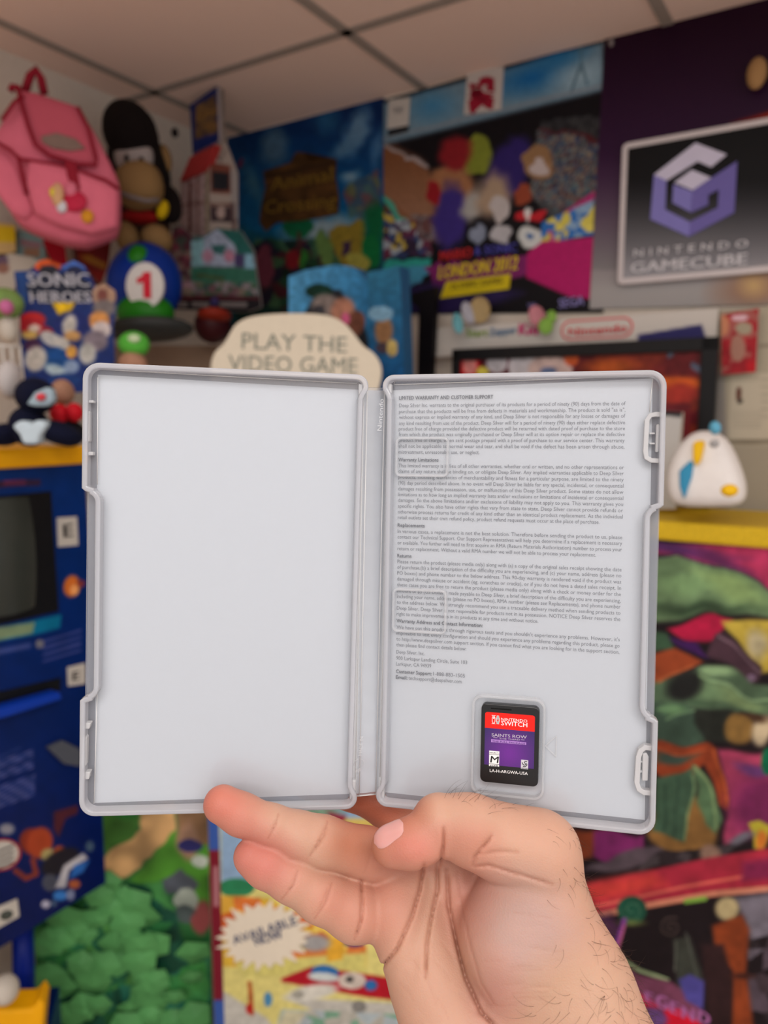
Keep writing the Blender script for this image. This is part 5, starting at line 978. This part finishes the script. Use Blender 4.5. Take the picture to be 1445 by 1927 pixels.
# blue standee with chrome lettering
SH = vert(20, 1.56, 220, 1.62, 600)
r = root('cardboard_standee', SH.pt(*SH.uv(120, 800)), 'blue cardboard standee with chrome lettering and red and blue shapes, under the backpack', 'standee')
dk = (10, 20, 50)
ops = [('F', (14, 36, 96)), ('P', [ZK(*p) for p in [(140, 700), (280, 690), (300, 900), (240, 1080)]], (20, 54, 110)), ('E', *ZK(600, 880), 62, 30, (22, 26, 44), 2, 4), ('P', [ZK(*p) for p in [(520, 1010), (760, 1010), (700, 1120), (600, 1160)]], (204, 166, 10), 4), ('E', *ZK(480, 640), 26, 13, (190, 74, 20), 0, 3), ('E', *ZK(490, 690), 18, 11, (24, 24, 36), 0, 3), ('E', *ZK(750, 640), 24, 12, (60, 96, 170), 0, 3), ('E', *ZK(750, 690), 16, 9, (20, 26, 60), 0, 3),
 ('E', *ZK(1050, 940), 23, 24, (150, 120, 100), 20), ('E', *ZK(1030, 940), 10, 12, (110, 60, 54)), ('E', *ZK(1050, 1070), 22, 16, (100, 92, 92), 0, 6), ('E', *ZK(1000, 1200), 20, 18, (190, 130, 70), 0, 5), ('E', *ZK(1020, 1290), 18, 16, (176, 166, 166)), ('E', *ZK(960, 1400), 24, 20, (110, 100, 110), 0, 6), ('E', *ZK(330, 1180), 24, 13, (176, 32, 30), 0, 4), ('E', *ZK(320, 1250), 24, 18, (150, 24, 34), 0, 5), ('E', *ZK(350, 1280), 12, 8, (196, 180, 170)), ('E', *ZK(300, 1340), 16, 8, (180, 150, 80), 0, 4),
 ('E', *ZK(460, 1310), 14, 10, (140, 24, 40)), ('E', *ZK(330, 1450), 16, 14, (60, 24, 60), 0, 5), ('E', *ZK(510, 1380), 22, 12, (160, 160, 160), 30), ('E', *ZK(620, 1420), 16, 12, (166, 164, 160), 40), ('E', *ZK(560, 1580), 24, 22, (8, 60, 120), 0, 5), ('E', *ZK(720, 1240), 34, 26, (18, 30, 92), 0, 6), ('E', *ZK(700, 1240), 13, 20, (170, 166, 160), 15, 5), ('E', *ZK(730, 1350), 16, 10, (170, 130, 80), 0, 4), ('E', *ZK(720, 1510), 10, 12, (190, 140, 60)), ('E', *ZK(360, 1580), 20, 24, (170, 166, 160), 20, 6), ('E', *ZK(880, 1530), 16, 20, (160, 160, 156), 0, 6), ('E', *ZK(570, 1700), 24, 10, (150, 170, 180), 20, 5), ('E', *ZK(720, 1660), 14, 12, (120, 140, 170), 0, 5), ('E', *ZK(650, 1800), 30, 14, (16, 50, 110)), ('N', .12, 7, 3)]
board('standee_panel', SH, [ZK(*p) for p in [(140, 700), (300, 690), (400, 590), (480, 575), (560, 640), (640, 640), (740, 590), (850, 650), (900, 720), (960, 850), (1060, 820), (1160, 900), (1180, 1050), (1140, 1250), (1160, 1600), (1100, 1900), (300, 1950), (200, 1700), (200, 1200)]], .012, ops, r, off=0)
m_ = MB(); text(m_, SH, 'SONIC', ZK(285, 850), ZK(905, 850), 25, .002, .05); text(m_, SH, 'HEROES', ZK(310, 1015), ZK(920, 1015), 21, .002, .06); L_('standee_lettering', m_, mat('chrome_letter', (150, 150, 160), .35, var=.25, bs=200), r)
# green toy, wire rack
r = root('toy_figure', P3(15, 650, 1.6), 'green topped toy figure with pink face, at the left edge beside the blue standee', 'toy')
MB().ell(8, 572, 1.5, 36, 30, .03).build('figure_head', mat('toy_green', (104, 130, 70), .6, var=.4, bs=60), r, smooth=True); MB().ell(12, 578, 1.47, 13, 14, .015).build('figure_face', mat('toy_pink', (176, 96, 140), .6), r, smooth=True); MB().ell(16, 620, 1.5, 17, 26, .02).build('figure_body', mat('toy_white', (176, 170, 160), .6), r, smooth=True)
RK = vert(0, 1.40, 60, 1.44, 700)
m_ = MB(); t_ = lambda *p: [RK.pt(*RK.uv(*ZK(*q)), 0) for q in p]
wm_ = mat('wire_white', (186, 182, 176), .5)
for x in (-60, 20, 110, 200): m_.tube(t_((x, 1450), (x+20, 1650), (x+50, 1900)), .0022, 6)
m_.tube(t_((-80, 1448), (215, 1455)), .003, 6); m_.tube(t_((-80, 1640), (230, 1660)), .002, 6)
o = m_.build('wire_rack', wm_, None, smooth=True); tag(o, 'small white wire rack at the left edge above the navy plush', 'rack')
o = MB().ell(18, 715, 1.38, 20, 36, .03).build('white_plush', mat('plush_white', (170, 166, 166), .9, bump=.4, bs=200), None, smooth=True); tag(o, 'plain white plush lump left of the navy plush toy', 'toy')
# ---------------------------------------------------------------- big plush above a round kart nose
fb = mat('fur_black', (14, 8, 8), .95, bump=.5, bs=260, var=.3); ft = mat('fur_olive', (118, 92, 58), .9, bump=.5, bs=260); fbr = mat('fur_darkbrown', (44, 26, 18), .95, bump=.5, bs=260)
r = root('plush_toy', P3(265, 480, 1.9), 'large dark plush toy with tan muzzle and crossed tan arms, right of the backpack', 'toy')
MB().ell(246, 252, 1.86, 50, 62, .07, 22).build('plush_hair', fb, r, smooth=True)
MB().ell(262, 320, 1.9, 56, 90, .07, 14).build('plush_head', fb, r, smooth=True)
MB().ell(252, 295, 1.845, 37, 40, .03, 10).build('plush_face', mat('plush_grey', (140, 132, 130), .9), r, smooth=True)
MB().ell(262, 350, 1.815, 45, 44, .045, 8, sq=.85).build('plush_muzzle', ft, r, smooth=True)
MB().tube([P3(222, 362, 1.77), P3(245, 370, 1.764), P3(275, 378, 1.768), P3(298, 376, 1.78)], .005, 6).build('plush_mouth', mat('mouth_grey', (100, 92, 92)), r, smooth=True)
for x, y in ((238, 297), (266, 302)): MB().ell(x, y, 1.805, 5, 8, .006).build('plush_eye', mat('eye_dark', (40, 34, 34), .3), r, smooth=True)
MB().ell(310, 300, 1.9, 13, 28, .02, 8).build('plush_ear', ft, r, smooth=True)
MB().ell(268, 425, 1.93, 52, 60, .06).build('plush_body', fbr, r, smooth=True)
MB().ell(320, 385, 1.9, 22, 36, .03, 10).build('plush_shoulder', fb, r, smooth=True)
MB().ell(264, 408, 1.87, 34, 14, .03).build('plush_scarf', mat('scarf_red', (130, 14, 14), .8), r, smooth=True)
MB().ell(306, 395, 1.865, 10, 18, .02, -20).build('scarf_star', mat('scarf_yellow', (190, 160, 10), .8), r, smooth=True)
MB().ell(240, 448, 1.85, 22, 32, .035, 20).build('plush_arm', ft, r, smooth=True); MB().ell(295, 450, 1.85, 30, 26, .035, -25).build('plush_arm', ft, r, smooth=True)
r = root('round_cushion', P3(270, 640, 1.8), 'round blue and green bumper with white disc reading 1, below the dark plush', 'bumper')
MB().ell(272, 535, 1.82, 70, 78, .07).build('bumper_body', mat('kart_blue', (4, 40, 120), .45), r, smooth=True)
MB().ell(274, 590, 1.785, 54, 38, .05).build('green_lower_panel', mat('kart_green', (26, 104, 16), .45), r, smooth=True); MB().ell(262, 488, 1.78, 22, 26, .03).build('green_upper_panel', mat('kart_green', (26, 104, 16), .45), r, smooth=True)
KP = vert(200, 1.735, 350, 1.735, 530)
MB().prism(KP, [(272+36*math.cos(t), 537+44*math.sin(t)) for t in [i*math.pi/14 for i in range(28)]], -.012, 0).build('number_disc', mat('disc_white', (186, 184, 182), .5), r, bevel=.002)
m_ = MB(); m_.prism(KP, [(257, 524), (266, 520), (270, 512), (283, 512), (284, 561), (270, 561), (269, 530), (258, 534)], 0, .003); L_('number', m_, mat('number_red', (180, 20, 44)), r)
MB().ell(280, 620, 1.78, 84, 20, .08, 3).build('bumper_ring', mat('ring_dark', (46, 48, 48), .5), r, smooth=True)
r = root('capped_figure', P3(250, 690, 1.6), 'small figure with bright green cap and tan face, behind the upper left case edge', 'toy')
MB().ell(252, 648, 1.6, 29, 24, .03).build('green_cap', mat('cap_green', (76, 160, 56), .7), r, smooth=True); MB().ell(252, 637, 1.572, 12, 8, .008).build('cap_badge', mat('cap_badge', (176, 196, 160), .6), r, smooth=True)
MB().ell(250, 685, 1.6, 26, 24, .03).build('figure_head', mat('toy_tan', (150, 112, 92), .7, var=.3), r, smooth=True)
o = MB().prism(vert(190, 1.95, 410, 2.0, 660), [(190, 650), (410, 650), (410, 800), (190, 800)], -.10, 0).build('display_ledge', mat('ledge_brown', (116, 96, 80), .7)); tag(o, 'tan brown ledge behind the case, below the round bumper', 'shelf')
r = root('hanging_ball', P3(405, 640, 1.9), 'dark red hanging bowl between the house display and the cloud sign', 'ornament')
MB().ell(400, 612, 1.9, 34, 34, .05).build('bowl', mat('bowl_dark', (48, 8, 14), .5), r, smooth=True); MB().ell(403, 594, 1.87, 32, 14, .045).build('bowl_rim', mat('bowl_red', (116, 30, 14), .5), r, smooth=True)
# ---------------------------------------------------------------- house-shaped cardboard display
r = root('house_display', P3(390, 580, 1.95), 'cardboard house display with red roof and blue top sign, in the room corner', 'display')
HA = vert(300, 2.14, 400, 2.02, 400); HB = vert(395, 2.02, 500, 2.07, 400)
def hb(name, pl, pts, ops, th=.01, off=0, side=(150, 140, 140)): return board(name, pl, [ZH(*p) for p in pts], th, ops, r, ZH(0, 0), 4.19, off=off, side=side)
hb('top_sign', HA, [(240, 200), (455, 50), (470, 480), (260, 590)], [('F', (18, 34, 92)), ('V', [(280, 210), (440, 110), (460, 420), (280, 470)], [(104, 76, 44), (120, 88, 48), (80, 60, 50)], 30, 5, .9), ('N', .1, 20, 2)])
m_ = MB(); text(m_, HA, 'Animal', ZH(290, 330), ZH(455, 270), 18, .002, .03); text(m_, HA, 'Crossing', ZH(285, 420), ZH(460, 370), 15, .002, .03); L_('sign_lettering', m_, mat('sign_bronze', (132, 98, 54)), r)
hb('sign_edge', HB, [(455, 40), (505, 30), (520, 480), (470, 480)], [('F', (120, 108, 100))])
MB().prism(HA, [ZH(*p) for p in [(160, 800), (240, 610), (440, 510), (380, 660), (340, 720)]], -.01, .012).build('roof', mat('roof_red', (150, 44, 44), .6), r)
hb('side_wall', HA, [(170, 800), (340, 710), (400, 640), (410, 1250), (160, 1200)], [('F', (150, 128, 128)), ('L', [(240, 820), (240, 1220)], 26, (90, 52, 50)), ('L', [(300, 760), (300, 1250)], 14, (104, 70, 66)), ('L', [(200, 760), (330, 900)], 8, (110, 70, 70)), ('L', [(160, 1000), (410, 950)], 12, (92, 54, 50)), ('L', [(375, 700), (375, 1200)], 24, (130, 122, 100)), ('N', .15, 20, 3)])
hb('front_wall', HB, [(400, 640), (440, 520), (480, 470), (530, 500), (620, 740), (620, 1250), (395, 1250)], [('F', (140, 128, 120)), ('P', [(400, 650), (565, 680), (565, 900), (400, 890)], (96, 50, 38)), ('P', [(415, 720), (552, 740), (552, 870), (412, 870)], (16, 16, 24)), ('L', [(400, 980), (620, 990)], 22, (90, 56, 48)), ('P', [(400, 1000), (610, 1005), (610, 1130), (400, 1120)], (44, 28, 34)), ('E', 485, 1050, 34, 46, (150, 130, 124)), ('L', [(440, 560), (480, 640)], 10, (80, 60, 60)), ('L', [(520, 560), (480, 640)], 10, (80, 60, 60)), ('P', [(565, 700), (620, 740), (620, 1100), (565, 1100)], (130, 124, 122)), ('L', [(575, 980), (590, 1200)], 30, (80, 60, 60))])
HC_ = vert(310, 2.02, 500, 1.97, 500)
ops = [('F', (60, 80, 80)), ('P', [(80, 1150), (250, 1190), (250, 1500), (60, 1500)], (86, 36, 48)), ('V', [(60, 1150), (260, 1190), (260, 1640), (20, 1640)], [(130, 60, 76), (70, 40, 50), (110, 100, 90), (90, 50, 60), (60, 80, 70)], 50, 5, .8), ('P', [(250, 1270), (350, 1260), (350, 1470), (250, 1480)], (110, 150, 160)), ('P', [(350, 1250), (450, 1180), (560, 1230), (600, 1330), (590, 1470), (350, 1470)], (130, 140, 160)), ('P', [(460, 1180), (640, 1200), (720, 1340), (740, 1400), (650, 1400), (580, 1290)], (24, 80, 76)), ('P', [(400, 1300), (530, 1300), (500, 1380), (430, 1370)], (40, 84, 84)), ('E', 380, 1390, 44, 50, (150, 110, 130), 0, 6), ('E', 550, 1390, 40, 50, (150, 100, 120), 0, 6), ('P', [(590, 1380), (670, 1370), (670, 1480), (590, 1470)], (60, 50, 90)), ('P', [(670, 1370), (740, 1380), (750, 1500), (670, 1510)], (110, 150, 170)),
 ('P', [(250, 1480), (760, 1490), (770, 1640), (250, 1620)], (40, 90, 74)), ('L', [(300, 1540), (500, 1570)], 26, (60, 70, 40)), ('V', [(180, 1590), (760, 1600), (770, 1720), (20, 1720)], [(110, 90, 80), (60, 80, 60), (130, 110, 120), (50, 70, 70), (100, 60, 70)], 60, 6, .8), ('P', [(0, 1700), (800, 1705), (800, 1850), (0, 1850)], (16, 12, 18), 2), ('L', [(20, 1720), (800, 1725)], 16, (80, 20, 30)), ('E', 435, 1750, 30, 34, (50, 44, 90)), ('N', .12, 24, 3)]
hb('village_panel', HC_, [(20, 1700), (30, 1540), (70, 1400), (110, 1160), (170, 1150), (250, 1230), (350, 1230), (450, 1170), (640, 1190), (740, 1340), (760, 1500), (790, 1700), (800, 1790), (700, 1830), (100, 1810), (30, 1780)], ops)
m_ = MB()
for x0, x1 in ((90, 220), (255, 390), (475, 690)):
    for k in range(3): m_.prism(HC_, [ZH(*p) for p in [(x0, 1752+k*14), (x1, 1756+k*14), (x1, 1764+k*14), (x0, 1760+k*14)]], .0, .002)
L_('base_lettering', m_, mat('base_letter', (120, 112, 112)), r)
MB().prism(HB, [ZH(*p) for p in [(395, 640), (620, 740), (620, 1250), (395, 1250)]], -.12, -.012).build('inner_card', mat('card_grey', (120, 112, 106)), r)
o = MB().ell(329, 250, 2.05, 7, 9, .01).build('wall_hook', mat('near_black', (22, 20, 24)), None, smooth=True); tag(o, 'small black hook on the pale wall, left of the blue house sign', 'hook')
# ---------------------------------------------------------------- blue kiosk with screen
KB = Pl(K0+dA*.42+dB*2.0, -dB)
ZS = lambda *l: [(x/3.108, 680+y/3.108) for x, y in l]; ZL = lambda *l: [(x/3.075, 1300+y/3.075) for x, y in l]
r = root('game_kiosk', KB.pt(KB.uv(60, 1700)[0], 0), 'blue kiosk with yellow top and dark built-in screen, at the left edge', 'kiosk')
kb = mat('kiosk_blue', (2, 26, 88), .4); ky = mat('kiosk_yellow', (222, 158, 8), .45)
uL = KB.uv(-120, 1000)[0]; uR = KB.uv(160, 870)[0]; uR2 = KB.uv(196, 1600)[0]; vT = KB.uv(150, 872)[1]; vB = KB.uv(195, 1664)[1]
vm = KB.uv(170, 1200)[1]
MB().prism(KB, [(uL, vT), (uL, vB), (uR2, vB), (uR, vT)], -.40, -.006, px=False).build('cabinet', kb, r, bevel=.004)
vY = KB.uv(153, 838)[1]
MB().prism(KB, [(uL-.02, vY), (uL-.02, vT), (uR+.0, vT), (uR-.004, vY)], -.42, .02, px=False).build('top_cap', ky, r, bevel=.006)
ops = [('G', (0, 880), (0, 1700), (2, 40, 100), (2, 18, 72)), ('P', ZS((-100, 700), (240, 690), (235, 725), (-100, 745)), (50, 30, 50)), ('P', ZS((20, 700), (150, 695), (150, 715), (20, 722)), (96, 40, 70)), ('E', 135, 1103, 15, 20, (190, 100, 40), 10, 5), ('E', 140, 1110, 8, 10, (220, 150, 90), 0, 4), ('E', 152, 1098, 8, 6, (120, 50, 50)),
 ('P', ZS((-100, 1580), (360, 1480), (350, 1560), (200, 1600), (-100, 1650)), (6, 96, 130), 4), ('P', ZS((-100, 1570), (205, 1525), (190, 1590), (-100, 1650)), (110, 130, 100), 4), ('P', ZS((-100, 1700), (180, 1645), (180, 1675), (-100, 1735)), (50, 64, 120), 4)]+[('L', ZS((255, 1640+k*38), (470, 1575+k*38)), 4, (56, 66, 124)) for k in range(4)]+[('E', 75, 1212, 8, 8, (100, 100, 110))]+\
 [('L', ZL((-100, 420+k*16), (190 if k % 4 else 120, 330+k*16)), 2, (76, 84, 140)) for k in range(0, 8)]+[('L', ZL((-100, 590+k*16), (200, 490+k*16)), 2, (76, 84, 140)) for k in range(0, 8)]+\
 [('E', *ZL((180, 870))[0], 22, 24, (120, 44, 30), 0, 6), ('P', ZL((310, 700), (450, 660), (450, 710), (380, 740), (340, 850), (310, 800)), (70, 30, 40), 5), ('E', *ZL((230, 880))[0], 24, 30, (150, 60, 34), 15, 6), ('E', *ZL((280, 950))[0], 14, 12, (150, 140, 90), 0, 5), ('E', *ZL((345, 935))[0], 12, 12, (170, 74, 34), 0, 5), ('L', ZL((90, 1040), (150, 1085), (210, 1060), (190, 980)), 9, (120, 50, 36)), ('E', *ZL((350, 990))[0], 40, 22, (30, 28, 36), -30, 6), ('E', *ZL((290, 1110))[0], 15, 16, (66, 70, 84)), ('P', ZL((320, 1140), (370, 1010), (480, 940), (510, 970), (400, 1040), (380, 1140)), (170, 170, 176), 4), ('P', ZL((400, 1090), (430, 1010), (520, 980), (480, 1050)), (40, 96, 170), 4), ('E', *ZL((430, 1120))[0], 11, 8, (150, 80, 50)), ('E', *ZL((350, 1185))[0], 14, 9, (50, 110, 180)), ('E', *ZL((408, 1180))[0], 8, 10, (110, 120, 150)), ('E', *ZL((265, 1235))[0], 8, 7, (160, 160, 180)), ('E', *ZL((310, 1230))[0], 6, 6, (60, 80, 110)), ('E', *ZL((520, 900))[0], 8, 10, (60, 80, 100), 0, 4), ('E', *ZL((40, 800))[0], 14, 10, (120, 120, 130), 0, 5), ('N', .06, 20, 3)]
board('front_panel', KB, ['uv', [(uL, vT), (uR, vT), (uR2, vB), (uL, vB)], 0, 0], .005, ops, r, off=0, side=(6, 30, 90), rough=.35)
MB().prism(KB, ZS((-120, 800), (300, 760), (345, 1460), (-120, 1570)), .0, .004).build('screen_bezel', mat('bezel_black', (10, 12, 16), .4), r, bevel=.001)
def crt():
    a = KB.uv(*ZS((-140, 810))[0]); b = KB.uv(*ZS((200, 1440))[0]); vs = []; fs = []; n = 10
    for i in range(n+1):
        for j in range(n+1):
            s_, t_2 = -1+2*i/n, -1+2*j/n; k = 1-.05*(t_2*t_2 if abs(s_) > .8 else 0); vs.append(KB.pt((a[0]+b[0])/2+(b[0]-a[0])/2*s_*k, (a[1]+b[1])/2+(b[1]-a[1])/2*t_2*(1-.04*s_*s_), .006+.018*(1-(s_*s_+t_2*t_2)/2)))
    for i in range(n):
        for j in range(n): fs.append((i*(n+1)+j, (i+1)*(n+1)+j, (i+1)*(n+1)+j+1, i*(n+1)+j+1))
    return MB().add(vs, fs)
crt().build('screen_glass', mat('crt_glass', (52, 56, 52), .25, g=1.0), r, smooth=True)
st = mat('sticker_white', (176, 172, 164), .5)
o = MB().prism(KB, ZS((335, 915), (450, 908), (458, 1075), (342, 1085)), .0, .002).build('rating_sticker', st, r); m_ = MB(); text(m_, KB, 'E', ZS((375, 1030))[0], ZS((425, 1022))[0], 24, .003, .06); m_.build('sticker_letter', mat('near_black', (22, 20, 24)), o)
o = MB().prism(KB, ZS((395, 1790), (500, 1765), (500, 1885), (400, 1900)), .0, .002).build('rating_sticker', st, r); m_ = MB(); text(m_, KB, 'E', ZS((425, 1868))[0], ZS((462, 1860))[0], 16, .003, .05); m_.build('sticker_letter', mat('near_black', (22, 20, 24)), o)
MB().prism(KB, ZL((-100, 10), (30, 0), (350, -75), (350, 0), (30, 100), (-100, 130)), .0, .003).build('slot_recess', mat('bezel_black', (10, 12, 16), .4), r)
MB().prism(KB, ZL((-100, 130), (30, 95), (350, 5), (365, 50), (40, 155), (-100, 190)), .0, .03).build('slot_ledge', mat('ledge_blue', (8, 50, 150), .4), r, bevel=.004)
MB().prism(KB, ZL((280, 330), (370, 290), (470, 340), (470, 440), (380, 425)), .0, .012).build('grey_bracket', mat('bracket_grey', (72, 76, 84), .5), r, bevel=.002)
o = MB().prism(KB, [ZL((10+112*math.cos(t), 1000+ (-50+92*math.sin(t))-12*math.cos(t)))[0] for t in [i*math.pi/12 for i in range(24)]], .0, .002).build('oval_sticker', mat('sticker_red', (150, 50, 50), .5), r)
o2 = MB().prism(KB, [ZL((8+100*math.cos(t), 1000+(-50+80*math.sin(t))-12*math.cos(t)))[0] for t in [i*math.pi/12 for i in range(24)]], .002, .003).build('oval_inner', st, o)
m_ = MB()
for k in range(4): m_.prism(KB, ZL((-20, 930+k*32), (80, 890+k*32), (80, 900+k*32), (-20, 940+k*32)), .003, .004)
m_.build('oval_writing', mat('letter_dark', (60, 60, 64)), o)
o = MB().prism(KB, ZL((-100, 1290), (100, 1205), (112, 1305), (-100, 1425)), .0, .002).build('white_sticker', st, r); MB().ell(*ZL((38, 1298))[0], 1.33, 13, 9, .004, 20).build('sticker_mark', mat('mark_dark', (56, 60, 54), var=.4, bs=100), o, smooth=True)
pc = P3(44, 1820, 1.48)
MB().tube([P3(42, 1690, 1.72), P3(46, 1905, 1.66)], .0225, 14).build('support_pole', mat('pole_blue', (10, 34, 130), .4), r, smooth=True)
yb = vert(-80, 1.44, 90, 1.48, 1900)
MB().prism(yb, [(-80, 1895), (0, 1902), (60, 1900), (76, 1880), (84, 1895), (78, 1960), (78, 2010), (-80, 2010)], -.06, 0).build('base_step', ky, r, bevel=.006)
zb_1 = yb.uv(0, 2010)[1]; b0 = yb.uv(-80, 1950)[0]; b1 = yb.uv(76, 1950)[0]
MB().prism(yb, [(b0, 0), (b1, 0), (b1, zb_1), (b0, zb_1)], -.2, -.01, px=False).build('base_plinth', kb, r)
MB().prism(KB, [(uL, vB-.30), (uL, vB), (uR2-.16, vB), (uR2-.20, vB-.30)], -.38, -.16, px=False).build('rear_column', mat('near_black', (22, 20, 24)), r)
MB().ell(10, 1862, 1.42, 22, 26, .03, 30).build('white_controller', mat('toy_white', (176, 170, 160), .6), r, smooth=True)
# plush toys on the kiosk
navy = mat('plush_navy', (8, 12, 34), .95, bump=.4, bs=220)
r = root('plush_toy', P3(60, 838, 1.34), 'navy plush toy with pale face patch and heart-shaped chest, sitting on the kiosk', 'toy')
MB().ell(67, 745, 1.34, 36, 34, .04).build('plush_head', navy, r, smooth=True); MB().ell(55, 802, 1.35, 34, 38, .045).build('plush_body', navy, r, smooth=True)
MB().ell(112, 815, 1.34, 42, 22, .04, -18).build('plush_leg', navy, r, smooth=True); MB().ell(10, 818, 1.34, 30, 20, .04, 20).build('plush_leg', navy, r, smooth=True)
FPn = vert(0, 1.285, 150, 1.285, 780)
MB().prism(FPn, ZS((150, 250), (200, 180), (270, 150), (300, 165), (310, 230), (270, 262), (200, 262)), -.02, 0).build('face_patch', mat('patch_pale', (140, 160, 172), .8), r, bevel=.004)
MB().ell(77, 747, 1.275, 9, 7, .008, 15).build('face_mark', mat('mark_red', (190, 60, 70), .7), r, smooth=True)
MB().prism(FPn, ZS((65, 380), (100, 350), (140, 345), (170, 370), (200, 345), (250, 345), (268, 380), (225, 440), (215, 485), (130, 485), (110, 430)), -.03, 0).build('chest_patch', mat('patch_white', (170, 186, 196), .8), r, bevel=.006)
r = root('red_figure', P3(125, 838, 1.42), 'small black and red toy between the navy plush and the case', 'toy')
MB().ell(112, 778, 1.42, 18, 18, .02).build('red_fist', mat('fist_red', (176, 14, 30), .6), r, smooth=True); MB().ell(140, 776, 1.42, 16, 18, .02).build('red_fist', mat('fist_red', (176, 14, 30), .6), r, smooth=True); MB().ell(118, 738, 1.45, 20, 24, .03).build('figure_head', mat('toy_tan', (150, 112, 92), .7, var=.3), r, smooth=True); MB().ell(130, 815, 1.45, 30, 26, .03).build('figure_body', mat('figure_black', (16, 14, 18), .8), r, smooth=True)
